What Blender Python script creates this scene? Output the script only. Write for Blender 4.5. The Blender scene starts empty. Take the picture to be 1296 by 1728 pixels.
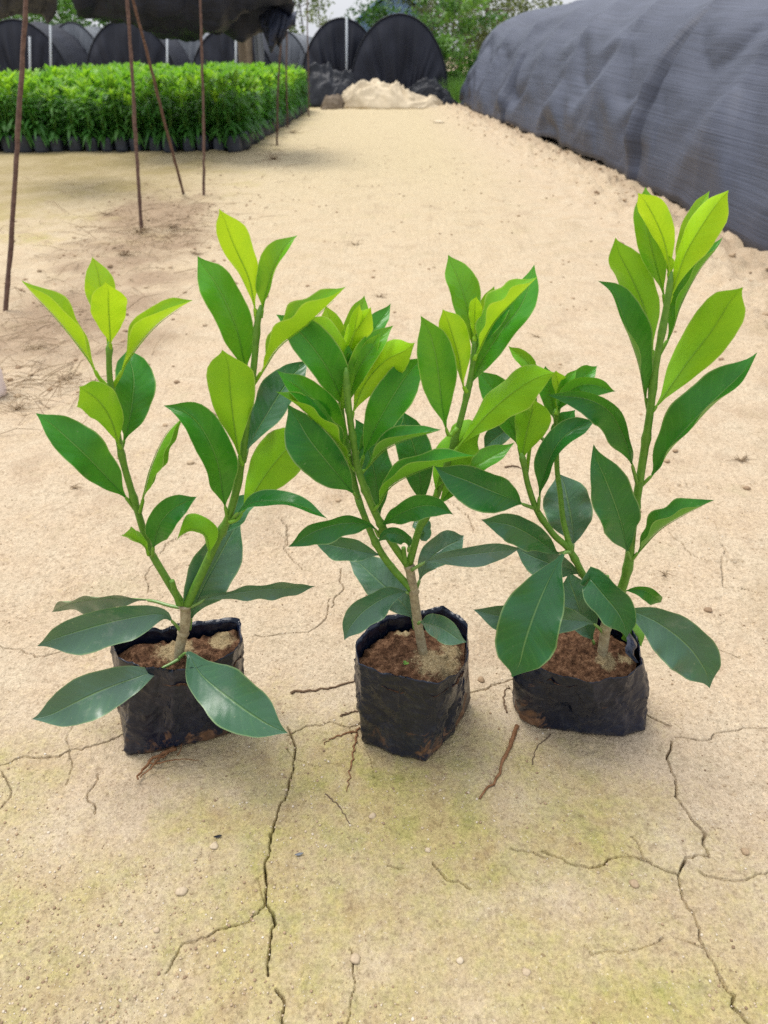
import bpy, math, random
import numpy as np
from mathutils import Vector, Matrix, noise as mnoise

R = math.radians
random.seed(7)
rng = np.random.default_rng(7)
scene = bpy.context.scene
COL = scene.collection

# ------------------------------------------------------------------ camera
H = 0.85                      # camera height
FPX = 1298.0                  # focal length in photograph pixels (1296 x 1728)
PITCH = R(30.97)
CP, SP = math.cos(PITCH), math.sin(PITCH)
CAM = Vector((0, 0, H))

def ray(px, py):
    u = (px - 648) / FPX
    v = -(py - 864) / FPX
    return Vector((u, CP + v * SP, -SP + v * CP))

def PY(px, py, Y):            # point seen at a pixel, at distance Y in front of the camera
    d = ray(px, py)
    return CAM + d * (Y / d.y)

def PZ(px, py, z):            # point seen at a pixel, at height z
    d = ray(px, py)
    return CAM + d * ((z - H) / d.z)

def axis_depth(p):
    return (p.y) * CP - (p.z - H) * SP

cam_d = bpy.data.cameras.new('camera')
cam = bpy.data.objects.new('camera', cam_d)
COL.objects.link(cam)
cam.location = CAM
cam.rotation_euler = (R(90) - PITCH, 0, 0)
cam_d.sensor_fit = 'VERTICAL'
cam_d.sensor_height = 36.0
cam_d.lens = 36.0 * FPX / 1728.0
cam_d.clip_start = 0.01
cam_d.clip_end = 600
cam_d.dof.use_dof = True
cam_d.dof.focus_distance = 1.02
cam_d.dof.aperture_fstop = cam_d.lens / 3.8
scene.camera = cam

# ------------------------------------------------------------------ light
SUN_EL, SUN_AZ = R(62), R(-35)
world = bpy.data.worlds.new("World")
scene.world = world
world.use_nodes = True
wn = world.node_tree
wn.nodes.clear()
sky = wn.nodes.new('ShaderNodeTexSky')
sky.sky_type = 'NISHITA'
sky.sun_disc = False
sky.sun_elevation = SUN_EL
sky.sun_rotation = SUN_AZ
sky.air_density = 1.2
sky.dust_density = 4.0
sky.ozone_density = 1.0
mixw = wn.nodes.new('ShaderNodeMixRGB')
mixw.inputs[0].default_value = 0.78
tcw = wn.nodes.new('ShaderNodeTexCoord')
sxyz = wn.nodes.new('ShaderNodeSeparateXYZ')
wn.links.new(tcw.outputs['Generated'], sxyz.inputs[0])
mrw = wn.nodes.new('ShaderNodeMapRange')                  # overcast: three times brighter overhead than at the horizon
for i_, x_ in enumerate((0.0, 0.85, 0.54, 1.0)): mrw.inputs[i_ + 1].default_value = x_
wn.links.new(sxyz.outputs[2], mrw.inputs[0])
cloud = wn.nodes.new('ShaderNodeMixRGB')
cloud.blend_type = 'MULTIPLY'; cloud.inputs[0].default_value = 1.0
cloud.inputs[1].default_value = (12.2, 12.7, 13.8, 1)
wn.links.new(mrw.outputs[0], cloud.inputs[2])
wn.links.new(cloud.outputs[0], mixw.inputs[2])
bg = wn.nodes.new('ShaderNodeBackground')
bg.inputs[1].default_value = 0.088
out = wn.nodes.new('ShaderNodeOutputWorld')
wn.links.new(sky.outputs[0], mixw.inputs[1])
wn.links.new(mixw.outputs[0], bg.inputs[0])
wn.links.new(bg.outputs[0], out.inputs[0])

sun_d = bpy.data.lights.new('sun', 'SUN')
sun_d.energy = 2.1
sun_d.angle = R(30)
sun_d.color = (1.0, 0.965, 0.91)
sun = bpy.data.objects.new('sun', sun_d)
COL.objects.link(sun)
sun_dir = Vector((math.sin(SUN_AZ) * math.cos(SUN_EL), -math.cos(SUN_AZ) * math.cos(SUN_EL) * 0.2 + 0.25, math.sin(SUN_EL)))
sun.rotation_euler = sun_dir.to_track_quat('Z', 'Y').to_euler()

scene.view_settings.view_transform = 'Standard'
scene.view_settings.look = 'None'
scene.view_settings.exposure = 0.58
scene.view_settings.gamma = 1.0
scene.render.engine = 'CYCLES'
scene.cycles.use_denoising = False
scene.cycles.max_bounces = 8
scene.cycles.transparent_max_bounces = 12

# ------------------------------------------------------------------ helpers
def link(o, parent=None):
    COL.objects.link(o)
    if parent is not None:
        o.parent = parent
    return o

def mesh_obj(name, verts, faces, mat, parent=None, smooth=True, uvs=None, attrs=None, origin=None):
    me = bpy.data.meshes.new(name)
    if origin is not None:
        verts = [(v[0] - origin[0], v[1] - origin[1], v[2] - origin[2]) for v in verts]
    me.from_pydata([tuple(v) for v in verts], [], faces)
    if uvs is not None:
        uvl = me.uv_layers.new(name='uv')
        li = np.empty(len(me.loops), dtype=np.int32)
        me.loops.foreach_get('vertex_index', li)
        ua = np.asarray(uvs, dtype=np.float32)[li]
        uvl.data.foreach_set('uv', ua.ravel())
    if attrs:
        for k, arr in attrs.items():
            a = me.attributes.new(k, 'FLOAT', 'POINT')
            a.data.foreach_set('value', np.asarray(arr, dtype=np.float32))
    if smooth:
        me.polygons.foreach_set('use_smooth', [True] * len(me.polygons))
    if mat is not None:
        me.materials.append(mat)
    me.update()
    o = bpy.data.objects.new(name, me)
    link(o, parent)
    if origin is not None and parent is None:
        o.location = origin
    return o

def tag(o, label=None, cat=None, group=None, kind=None):
    if label: o['label'] = label
    if cat: o['category'] = cat
    if group: o['group'] = group
    if kind: o['kind'] = kind
    return o

def empty(name, loc, rz=0.0):
    o = bpy.data.objects.new(name, None)
    o.empty_display_size = 0.05
    link(o)
    o.location = loc
    o.rotation_euler = (0, 0, rz)
    return o

def copy_tree(o, parent=None):
    c = o.copy()
    COL.objects.link(c)
    c.parent = parent
    for ch in list(o.children):
        copy_tree(ch, c)
    return c

def catmull(pts, n):
    """n points evenly spaced along a smooth curve through pts"""
    P = [Vector(p) for p in pts]
    if len(P) == 2:
        return [P[0].lerp(P[1], i / (n - 1)) for i in range(n)]
    E = [P[0] * 2 - P[1]] + P + [P[-1] * 2 - P[-2]]
    dense = []
    for i in range(1, len(E) - 2):
        p0, p1, p2, p3 = E[i - 1], E[i], E[i + 1], E[i + 2]
        for k in range(16):
            t = k / 16
            dense.append(0.5 * ((2 * p1) + (p2 - p0) * t + (2 * p0 - 5 * p1 + 4 * p2 - p3) * t * t
                                + (3 * p1 - p0 - 3 * p2 + p3) * t ** 3))
    dense.append(P[-1])
    L = [0.0]
    for a, b in zip(dense, dense[1:]):
        L.append(L[-1] + (b - a).length)
    res, j = [], 0
    for i in range(n):
        s = L[-1] * i / (n - 1)
        while j < len(L) - 2 and L[j + 1] < s:
            j += 1
        seg = L[j + 1] - L[j]
        res.append(dense[j].lerp(dense[j + 1], (s - L[j]) / seg if seg > 1e-9 else 0))
    return res

def tube(pts, radii, nseg=10, cap=True):
    """returns verts, faces of a tapered tube"""
    V, F = [], []
    n = len(pts)
    ref = Vector((0.13, 0.7, 0.71))
    for i in range(n):
        t = (pts[min(i + 1, n - 1)] - pts[max(i - 1, 0)])
        t = t.normalized() if t.length > 1e-9 else Vector((0, 0, 1))
        a = t.cross(ref)
        if a.length < 1e-3: a = t.cross(Vector((1, 0, 0)))
        a.normalize(); b = t.cross(a)
        for k in range(nseg):
            an = 2 * math.pi * k / nseg
            V.append(pts[i] + (a * math.cos(an) + b * math.sin(an)) * radii[i])
    for i in range(n - 1):
        for k in range(nseg):
            k2 = (k + 1) % nseg
            F.append((i * nseg + k, i * nseg + k2, (i + 1) * nseg + k2, (i + 1) * nseg + k))
    if cap:
        F.append(tuple(reversed(range(nseg))))
        F.append(tuple((n - 1) * nseg + k for k in range(nseg)))
    return V, F

class MB:
    def __init__(s): s.v, s.f, s.a = [], [], []
    def add(s, V, F, a=0.0):
        o = len(s.v)
        s.v += [tuple(v) for v in V]
        s.f += [tuple(i + o for i in f) for f in F]
        s.a += [a] * len(V) if not hasattr(a, '__len__') else list(a)

# vectorised value noise
def _hash(ix, iy, seed):
    h = (ix.astype(np.int64) * 374761393 + iy.astype(np.int64) * 668265263 + seed * 1442695041) & 0xffffffff
    h = ((h ^ (h >> 13)) * 1274126177) & 0xffffffff
    h = ((h ^ (h >> 16)) * 2246822519) & 0xffffffff
    return ((h ^ (h >> 15)) & 0xffffff) / float(0xffffff)

def vn(x, y, seed=0):
    x = np.asarray(x, float); y = np.asarray(y, float)
    ix, iy = np.floor(x), np.floor(y)
    fx, fy = x - ix, y - iy
    fx = fx * fx * fx * (fx * (fx * 6 - 15) + 10); fy = fy * fy * fy * (fy * (fy * 6 - 15) + 10)
    a = _hash(ix, iy, seed); b = _hash(ix + 1, iy, seed)
    c = _hash(ix, iy + 1, seed); d = _hash(ix + 1, iy + 1, seed)
    return (a * (1 - fx) + b * fx) * (1 - fy) + (c * (1 - fx) + d * fx) * fy

def fbm(x, y, seed=0, oct=4, gain=0.5):
    s, a, t = 0.0, 1.0, 0.0
    for i in range(oct):
        s = s + a * vn(np.asarray(x) * 2 ** i + 17.3 * i, np.asarray(y) * 2 ** i - 9.1 * i, seed + i)
        t += a; a *= gain
    return s / t              # 0..1

# ------------------------------------------------------------------ materials
def new_mat(name):
    m = bpy.data.materials.new(name)
    m.use_nodes = True
    nt = m.node_tree
    nt.nodes.clear()
    o = nt.nodes.new('ShaderNodeOutputMaterial')
    return m, nt, o

def N(nt, typ, **kw):
    n = nt.nodes.new(typ)
    for k, v in kw.items(): setattr(n, k, v)
    return n

def setin(nt, node, key, val):
    if hasattr(val, 'is_output') or isinstance(val, bpy.types.NodeSocket):
        nt.links.new(val, node.inputs[key])
    else:
        node.inputs[key].default_value = val

def mixc(nt, fac, a, b, blend='MIX'):
    n = N(nt, 'ShaderNodeMixRGB', blend_type=blend)
    for k, v in ((0, fac), (1, a), (2, b)):
        if isinstance(v, tuple) and len(v) == 3: v = (*v, 1)
        setin(nt, n, k, v)
    return n.outputs[0]

def mth(nt, op, a, b=None, clamp=False):
    n = N(nt, 'ShaderNodeMath', operation=op, use_clamp=clamp)
    setin(nt, n, 0, a)
    if b is not None: setin(nt, n, 1, b)
    return n.outputs[0]

def ramp(nt, fac, stops, interp='LINEAR'):
    n = N(nt, 'ShaderNodeValToRGB')
    n.color_ramp.interpolation = interp
    el = n.color_ramp.elements
    while len(el) < len(stops): el.new(0.5)
    for e, (p, c) in zip(el, stops):
        e.position = p
        e.color = (*c, 1) if len(c) == 3 else c
    setin(nt, n, 0, fac)
    return n.outputs[0]

def maprange(nt, v, a, b, c=0.0, d=1.0):
    n = N(nt, 'ShaderNodeMapRange')
    setin(nt, n, 0, v)
    for i, x in enumerate((a, b, c, d)): n.inputs[i + 1].default_value = x
    return n.outputs[0]

def noise_tex(nt, scale, detail=4, rough=0.55, vec=None, dist=0.0):
    n = N(nt, 'ShaderNodeTexNoise')
    n.inputs['Scale'].default_value = scale
    n.inputs['Detail'].default_value = detail
    n.inputs['Roughness'].default_value = rough
    n.inputs['Distortion'].default_value = dist
    if vec is not None: nt.links.new(vec, n.inputs['Vector'])
    return n.outputs['Fac']

def coords(nt, which='Object'):
    return N(nt, 'ShaderNodeTexCoord').outputs[which]

def bump(nt, height, strength=0.5, dist=0.01, normal=None):
    n = N(nt, 'ShaderNodeBump')
    n.inputs['Strength'].default_value = strength
    n.inputs['Distance'].default_value = dist
    nt.links.new(height, n.inputs['Height'])
    if normal is not None: nt.links.new(normal, n.inputs['Normal'])
    return n.outputs[0]

def principled(nt, out, color, rough=0.6, spec=0.5, normal=None, **kw):
    p = N(nt, 'ShaderNodeBsdfPrincipled')
    if isinstance(color, tuple) and len(color) == 3: color = (*color, 1)
    setin(nt, p, 'Base Color', color)
    setin(nt, p, 'Roughness', rough)
    setin(nt, p, 'Specular IOR Level', spec)
    if normal is not None: nt.links.new(normal, p.inputs['Normal'])
    for k, v in kw.items(): setin(nt, p, k, v)
    if out is not None: nt.links.new(p.outputs[0], out.inputs[0])
    return p

def attr(nt, name, typ='GEOMETRY'):
    n = N(nt, 'ShaderNodeAttribute', attribute_type=typ)
    n.attribute_name = name
    return n.outputs['Fac']

# --- soil ground
def mat_ground():
    m, nt, o = new_mat('dry_soil')
    co = coords(nt)
    big = noise_tex(nt, 3.2, 6, 0.68, co)
    mid = noise_tex(nt, 9, 6, 0.62, co)
    fine = noise_tex(nt, 85, 6, 0.7, co)
    vfine = noise_tex(nt, 420, 3, 0.7, co)
    base = ramp(nt, big, [(0.3, (0.39, 0.31, 0.205)), (0.47, (0.5, 0.412, 0.295)), (0.56, (0.48, 0.385, 0.27)), (0.72, (0.43, 0.365, 0.235))])
    base = mixc(nt, maprange(nt, mid, 0.35, 0.7, 0, 0.55), base, (0.46, 0.34, 0.225))
    # yellowish far ground
    base = mixc(nt, mth(nt, 'MULTIPLY', attr(nt, 'yellow'), 0.8), base, (0.455, 0.38, 0.235))
    # algae / moss film
    mo = mth(nt, 'ADD', attr(nt, 'moss'), mth(nt, 'MULTIPLY', mth(nt, 'SUBTRACT', mid, 0.5), 0.9))
    mo = mth(nt, 'ADD', mo, mth(nt, 'MULTIPLY', mth(nt, 'SUBTRACT', fine, 0.5), 0.9))
    mo = maprange(nt, mo, 0.12, 0.85, 0, 0.9)
    moss_c = ramp(nt, noise_tex(nt, 22, 4, 0.6, co), [(0.3, (0.29, 0.21, 0.092)), (0.45, (0.39, 0.315, 0.14)), (0.57, (0.36, 0.315, 0.112)), (0.7, (0.25, 0.24, 0.065))])
    base = mixc(nt, mo, base, moss_c)
    base = mixc(nt, mth(nt, 'MULTIPLY', attr(nt, 'olive'), maprange(nt, mid, 0.3, 0.65, 0.65, 1)), base, (0.26, 0.205, 0.095))
    # damp brown litter soil
    da = mth(nt, 'ADD', attr(nt, 'damp'), mth(nt, 'MULTIPLY', mth(nt, 'SUBTRACT', fine, 0.5), 1.2))
    da = maprange(nt, da, 0.35, 0.9, 0, 0.8)
    base = mixc(nt, da, base, (0.27, 0.19, 0.125))
    # speckle of grains
    vor = N(nt, 'ShaderNodeTexVoronoi', feature='F1')
    vor.inputs['Scale'].default_value = 210
    nt.links.new(co, vor.inputs['Vector'])
    sp = ramp(nt, vor.outputs['Color'], [(0.0, (0.62, 0.6, 0.56)), (0.45, (1, 1, 1)), (0.85, (1, 1, 1)), (1.0, (1.4, 1.36, 1.28))])
    base = mixc(nt, 0.55, base, sp, 'MULTIPLY')
    f2 = ramp(nt, fine, [(0.27, (0.55, 0.48, 0.41)), (0.43, (1.0, 0.99, 0.97)), (0.7, (1.2, 1.19, 1.17))])
    base = mixc(nt, 0.9, base, f2, 'MULTIPLY')
    pits = noise_tex(nt, 170, 2, 0.5, co)
    pk = noise_tex(nt, 15, 3, 0.6, co)
    pm = maprange(nt, mth(nt, 'ADD', pits, mth(nt, 'MULTIPLY', mth(nt, 'SUBTRACT', pk, 0.5), 0.35)), 0.68, 0.75, 0, 0.7)
    base = mixc(nt, pm, base, (0.2, 0.13, 0.08))
    gr_ = ramp(nt, noise_tex(nt, 260, 3, 0.75, co), [(0.3, (0.72, 0.69, 0.65)), (0.5, (1, 1, 1)), (0.7, (1.17, 1.17, 1.16))])
    base = mixc(nt, 1.0, base, gr_, 'MULTIPLY')
    lt = maprange(nt, noise_tex(nt, 240, 2, 0.5, co), 0.67, 0.73, 0, 0.5)
    base = mixc(nt, lt, base, (0.66, 0.58, 0.46))
    hsum = mth(nt, 'ADD', mth(nt, 'MULTIPLY', fine, 1.0), mth(nt, 'MULTIPLY', vfine, 0.35))
    hsum = mth(nt, 'ADD', hsum, mth(nt, 'MULTIPLY', mid, 1.5))
    nrm = bump(nt, hsum, 0.75, 0.007)
    principled(nt, o, base, 0.95, 0.15, nrm)
    return m

def mat_leaf():
    m, nt, o = new_mat('leaf')
    age = attr(nt, 'age', 'OBJECT')
    uvn = N(nt, 'ShaderNodeUVMap'); uvn.uv_map = 'uv'
    sep = N(nt, 'ShaderNodeSeparateXYZ')
    nt.links.new(uvn.outputs[0], sep.inputs[0])
    u, v = sep.outputs[0], sep.outputs[1]
    av = mth(nt, 'ABSOLUTE', mth(nt, 'SUBTRACT', mth(nt, 'MULTIPLY', v, 2.0), 1.0))
    co = coords(nt)
    nz = noise_tex(nt, 26, 4, 0.6, co)
    age2 = mth(nt, 'ADD', age, mth(nt, 'MULTIPLY', mth(nt, 'SUBTRACT', nz, 0.5), 0.3))
    upper = ramp(nt, age2, [(0.0, (0.042, 0.115, 0.062)), (0.25, (0.012, 0.128, 0.018)), (0.5, (0.036, 0.23, 0.014)),
                            (0.75, (0.1, 0.33, 0.015)), (1.0, (0.215, 0.49, 0.018))])
    under = ramp(nt, age2, [(0.0, (0.12, 0.21, 0.085)), (0.25, (0.12, 0.27, 0.045)), (0.5, (0.115, 0.33, 0.012)),
                            (0.75, (0.205, 0.46, 0.009)), (1.0, (0.385, 0.67, 0.009))])
    # blotches: dust on old leaves
    dust = mth(nt, 'MULTIPLY', maprange(nt, noise_tex(nt, 38, 6, 0.68, co, 0.6), 0.57, 0.78, 0, 0.5),
               maprange(nt, age, 0.03, 0.16, 1, 0))
    upper = mixc(nt, dust, upper, (0.33, 0.34, 0.26))
    film = maprange(nt, age, 0.0, 0.12, 0.16, 0.0)
    upper = mixc(nt, film, upper, (0.28, 0.36, 0.31))
    # side veins
    sv = mth(nt, 'SINE', mth(nt, 'MULTIPLY', mth(nt, 'SUBTRACT', u, mth(nt, 'MULTIPLY', av, 0.16)), 75.0))
    svm = maprange(nt, mth(nt, 'ADD', sv, mth(nt, 'MULTIPLY', mth(nt, 'SUBTRACT', nz, .5), 1.2)), 0.7, 1.2, 0, 0.10)
    upper = mixc(nt, svm, upper, (0.16, 0.32, 0.09))
    rib = maprange(nt, av, 0.012, 0.036, 1, 0)
    upper = mixc(nt, mth(nt, 'MULTIPLY', rib, 0.42), upper, (0.26, 0.42, 0.13))
    under = mixc(nt, mth(nt, 'MULTIPLY', rib, 0.22), under, (0.16, 0.34, 0.03))
    edge = maprange(nt, av, 0.93, 0.975, 0, 1)
    edge_c = mixc(nt, age, (0.2, 0.3, 0.13), (0.5, 0.62, 0.12))
    upper = mixc(nt, mth(nt, 'MULTIPLY', edge, 0.7), upper, edge_c)
    under = mixc(nt, mth(nt, 'MULTIPLY', edge, 0.6), under, edge_c)
    geo = N(nt, 'ShaderNodeNewGeometry')
    col = mixc(nt, geo.outputs['Backfacing'], upper, under)
    col = mixc(nt, maprange(nt, u, 1.4, 1.6, 0, 1), col, mixc(nt, 0.25, under, (0.3, 0.45, 0.08)))
    ribh = mth(nt, 'MULTIPLY', maprange(nt, av, 0.0, 0.07, 0, 1), 1.0)
    h = mth(nt, 'ADD', mth(nt, 'MULTIPLY', nz, 0.6), ribh)
    h = mth(nt, 'ADD', h, mth(nt, 'MULTIPLY', sv, -0.06))
    nrm = bump(nt, h, 0.5, 0.0022)
    rough = mixc(nt, geo.outputs['Backfacing'], (0.23, 0.23, 0.23), (0.4, 0.4, 0.4))
    rough = mixc(nt, mth(nt, 'MULTIPLY', nz, 0.25), rough, (0.6, 0.6, 0.6))
    spots = maprange(nt, noise_tex(nt, 330, 2, 0.5, co), 0.7, 0.76, 0, 0.5)
    col = mixc(nt, mth(nt, 'MULTIPLY', spots, maprange(nt, age, 0.0, 0.6, 1.0, 0.25)), col, (0.3, 0.33, 0.2))
    p = principled(nt, None, col, rough, maprange(nt, age, 0.0, 0.3, 0.6, 0.26), nrm)
    tr = N(nt, 'ShaderNodeBsdfTranslucent')
    tcol = ramp(nt, age2, [(0.0, (0.05, 0.16, 0.02)), (0.5, (0.2, 0.46, 0.02)), (1.0, (0.6, 0.75, 0.03))])
    nt.links.new(tcol, tr.inputs[0])
    nt.links.new(nrm, tr.inputs['Normal'])
    mx = N(nt, 'ShaderNodeMixShader')
    setin(nt, mx, 0, maprange(nt, age, 0.0, 1.0, 0.1, 0.34))
    nt.links.new(p.outputs[0], mx.inputs[1]); nt.links.new(tr.outputs[0], mx.inputs[2])
    nt.links.new(mx.outputs[0], o.inputs[0])
    return m

def mat_stem():
    m, nt, o = new_mat('green_stem')
    w = attr(nt, 'wood')
    co = coords(nt)
    n1 = noise_tex(nt, 160, 5, 0.6, co)
    green = ramp(nt, n1, [(0.3, (0.075, 0.19, 0.018)), (0.7, (0.125, 0.265, 0.025))])
    bark = ramp(nt, noise_tex(nt, 110, 6, 0.7, co), [(0.3, (0.17, 0.125, 0.075)), (0.5, (0.31, 0.255, 0.15)), (0.7, (0.42, 0.37, 0.24))])
    c = mixc(nt, maprange(nt, mth(nt, 'ADD', w, mth(nt, 'MULTIPLY', mth(nt, 'SUBTRACT', n1, 0.5), 0.7)), 0.25, 0.75), green, bark)
    principled(nt, o, c, 0.5, 0.4, bump(nt, n1, 0.4, 0.002))
    return m

def mat_bag():
    m, nt, o = new_mat('black_plastic_film')
    co = coords(nt)
    n1 = noise_tex(nt, 26, 6, 0.68, co, 0.8)
    n2 = noise_tex(nt, 95, 5, 0.7, co)
    n3 = noise_tex(nt, 9, 3, 0.6, co)
    zc = attr(nt, 'dirt')
    d = mth(nt, 'ADD', mth(nt, 'MULTIPLY', n1, 1.0), zc)
    d1 = maprange(nt, d, 0.69, 0.8, 0, 0.85)
    c = mixc(nt, maprange(nt, n3, 0.35, 0.7), (0.003, 0.006, 0.017), (0.008, 0.0135, 0.033))
    c = mixc(nt, maprange(nt, n2, 0.5, 0.72, 0, 0.13), c, (0.17, 0.18, 0.2))
    dirtc = ramp(nt, n2, [(0.3, (0.09, 0.05, 0.028)), (0.55, (0.19, 0.095, 0.045)), (0.75, (0.3, 0.2, 0.12))])
    c = mixc(nt, d1, c, dirtc)
    r = mixc(nt, d1, (0.22, 0.22, 0.22), (0.9, 0.9, 0.9))
    r = mixc(nt, maprange(nt, n1, 0.4, 0.7, 0, 0.35), r, (0.5, 0.5, 0.5))
    crk = N(nt, 'ShaderNodeTexVoronoi', feature='DISTANCE_TO_EDGE'); crk.inputs['Scale'].default_value = 26
    mpv = N(nt, 'ShaderNodeVectorMath', operation='ADD')
    nv = N(nt, 'ShaderNodeTexNoise'); nv.inputs['Scale'].default_value = 14
    nt.links.new(co, nv.inputs['Vector'])
    sc_ = N(nt, 'ShaderNodeVectorMath', operation='SCALE'); sc_.inputs['Scale'].default_value = 0.09
    nt.links.new(nv.outputs['Color'], sc_.inputs[0])
    nt.links.new(co, mpv.inputs[0]); nt.links.new(sc_.outputs[0], mpv.inputs[1]); nt.links.new(mpv.outputs[0], crk.inputs['Vector'])
    crs = maprange(nt, crk.outputs['Distance'], 0.0, 0.25, 0.3, 0.0)
    wr = N(nt, 'ShaderNodeTexNoise'); wr.inputs['Scale'].default_value = 16; wr.inputs['Detail'].default_value = 3
    wr.inputs['Distortion'].default_value = 1.4
    nt.links.new(co, wr.inputs['Vector'])
    nrm = bump(nt, mth(nt, 'ADD', mth(nt, 'ADD', wr.outputs['Fac'], crs), mth(nt, 'MULTIPLY', n2, 0.15)), 0.35, 0.010)
    principled(nt, o, c, r, 0.4, nrm)
    return m

def mat_potsoil():
    m, nt, o = new_mat('potting_soil')
    co = coords(nt)
    n1 = noise_tex(nt, 110, 6, 0.75, co)
    n2 = noise_tex(nt, 24, 5, 0.6, co)
    n3 = noise_tex(nt, 380, 3, 0.7, co)
    c = ramp(nt, n1, [(0.34, (0.03, 0.015, 0.009)), (0.5, (0.12, 0.06, 0.032)), (0.66, (0.25, 0.14, 0.078))])
    sand = mth(nt, 'ADD', attr(nt, 'sand'), mth(nt, 'SUBTRACT', mth(nt, 'MULTIPLY', n2, 1.6), 0.8))
    sand = mth(nt, 'ADD', sand, mth(nt, 'SUBTRACT', mth(nt, 'MULTIPLY', n3, 0.7), 0.35))
    c = mixc(nt, maprange(nt, sand, 0.42, 0.7, 0, 0.9), c, ramp(nt, n3, [(0.3, (0.22, 0.15, 0.07)), (0.65, (0.44, 0.35, 0.2))]))
    nrm = bump(nt, mth(nt, 'ADD', n1, mth(nt, 'MULTIPLY', n3, 0.4)), 0.9, 0.006)
    principled(nt, o, c, 0.95, 0.1, nrm)
    return m

def mat_net(name, c0, c1, stripe=True, alpha=1.0, rough=0.6, bs=1.0):
    m, nt, o = new_mat(name)
    uvn = N(nt, 'ShaderNodeUVMap'); uvn.uv_map = 'uv'
    mp = N(nt, 'ShaderNodeMapping')
    mp.inputs['Scale'].default_value = (0.55, 17, 1)
    nt.links.new(uvn.outputs[0], mp.inputs[0])
    st = noise_tex(nt, 1.6, 6, 0.75, mp.outputs[0], 0.25)
    co = coords(nt)
    big = noise_tex(nt, 1.3, 4, 0.6, co)
    f = mth(nt, 'ADD', mth(nt, 'MULTIPLY', st, 0.5), mth(nt, 'MULTIPLY', big, 0.5))
    c = ramp(nt, f, [(0.34, c0), (0.66, c1)])
    mp2 = N(nt, 'ShaderNodeMapping')
    mp2.inputs['Scale'].default_value = (0.45, 62, 1)
    nt.links.new(uvn.outputs[0], mp2.inputs[0])
    st2 = noise_tex(nt, 2.0, 3, 0.6, mp2.outputs[0])
    c = mixc(nt, 0.8, c, ramp(nt, st2, [(0.36, (0.6, 0.6, 0.62)), (0.6, (1.15, 1.15, 1.15))]), 'MULTIPLY')
    nrm = bump(nt, mth(nt, 'ADD', mth(nt, 'MULTIPLY', st2, 0.5), mth(nt, 'MULTIPLY', st, 0.4)), 0.5 * bs, 0.015)
    p = principled(nt, None, c, rough, 0.4, nrm)
    nt.links.new(p.outputs[0], o.inputs[0])
    if alpha < 1.0:
        p.inputs['Alpha'].default_value = alpha
    return m

def mat_simple(name, c0, c1, scale=20, rough=0.8, spec=0.3, bs=0.4, bd=0.005):
    m, nt, o = new_mat(name)
    co = coords(nt)
    n1 = noise_tex(nt, scale, 6, 0.65, co)
    c = ramp(nt, n1, [(0.32, c0), (0.68, c1)])
    principled(nt, o, c, rough, spec, bump(nt, n1, bs, bd))
    return m

def mat_foliage(name, stops, tstr=0.25, rough=0.5):
    m, nt, o = new_mat(name)
    a = attr(nt, 'tint')
    oi = N(nt, 'ShaderNodeObjectInfo')
    a = mth(nt, 'ADD', a, mth(nt, 'MULTIPLY', mth(nt, 'SUBTRACT', oi.outputs['Random'], 0.5), 0.34))
    c = ramp(nt, a, stops)
    p = principled(nt, None, c, rough, 0.4)
    tr = N(nt, 'ShaderNodeBsdfTranslucent')
    nt.links.new(mixc(nt, 1.0, c, (1.5, 1.6, 0.7), 'MULTIPLY'), tr.inputs[0])
    mx = N(nt, 'ShaderNodeMixShader'); mx.inputs[0].default_value = tstr
    nt.links.new(p.outputs[0], mx.inputs[1]); nt.links.new(tr.outputs[0], mx.inputs[2])
    nt.links.new(mx.outputs[0], o.inputs[0])
    return m

def mat_attr_ramp(name, stops, rough=0.85, spec=0.2, key='tint'):
    m, nt, o = new_mat(name)
    c = ramp(nt, attr(nt, key), stops)
    co = coords(nt)
    c = mixc(nt, 0.6, c, ramp(nt, noise_tex(nt, 300, 3, 0.6, co), [(0.3, (0.7, 0.7, 0.7)), (0.7, (1.15, 1.15, 1.15))]), 'MULTIPLY')
    principled(nt, o, c, rough, spec)
    return m

M_GROUND = mat_ground()
M_LEAF = mat_leaf()
M_STEM = mat_stem()
M_BAG = mat_bag()
M_SOIL = mat_potsoil()
M_NETG = mat_net('grey_shade_net', (0.038, 0.045, 0.068), (0.072, 0.082, 0.118), rough=0.55)
M_NETD = mat_net('black_shade_net', (0.007, 0.008, 0.015), (0.016, 0.019, 0.033), rough=0.75)
M_NETL = mat_net('pale_grey_net', (0.12, 0.13, 0.145), (0.2, 0.21, 0.225), rough=0.7)
M_NETS = mat_net('overhead_net', (0.005, 0.008, 0.02), (0.02, 0.029, 0.06), rough=0.6)
M_RUST = mat_simple('rusty_iron', (0.07, 0.04, 0.032), (0.17, 0.105, 0.08), 60, 0.85)
M_GALV = mat_simple('galvanised_steel', (0.4, 0.43, 0.46), (0.55, 0.58, 0.6), 30, 0.45)
M_CREAM = mat_simple('cream_cloth', (0.5, 0.41, 0.28), (0.62, 0.52, 0.37), 6, 0.9, 0.1, 0.5, 0.03)
M_BLACKP = mat_simple('crumpled_black_film', (0.006, 0.007, 0.011), (0.02, 0.022, 0.028), 9, 0.45, 0.25, 0.6, 0.03)
M_BROWN = mat_simple('brown_cloth', (0.14, 0.11, 0.08), (0.24, 0.19, 0.14), 12, 0.9, 0.1)
M_ROOT = mat_simple('dry_root', (0.13, 0.062, 0.03), (0.27, 0.14, 0.07), 120, 0.9, 0.1)
M_TWIG = mat_simple('dead_twig', (0.1, 0.065, 0.04), (0.2, 0.13, 0.08), 120, 0.9, 0.1)
M_BEDBAG = mat_simple('grey_black_film', (0.018, 0.021, 0.029), (0.045, 0.052, 0.068), 14, 0.5, 0.4)
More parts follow.
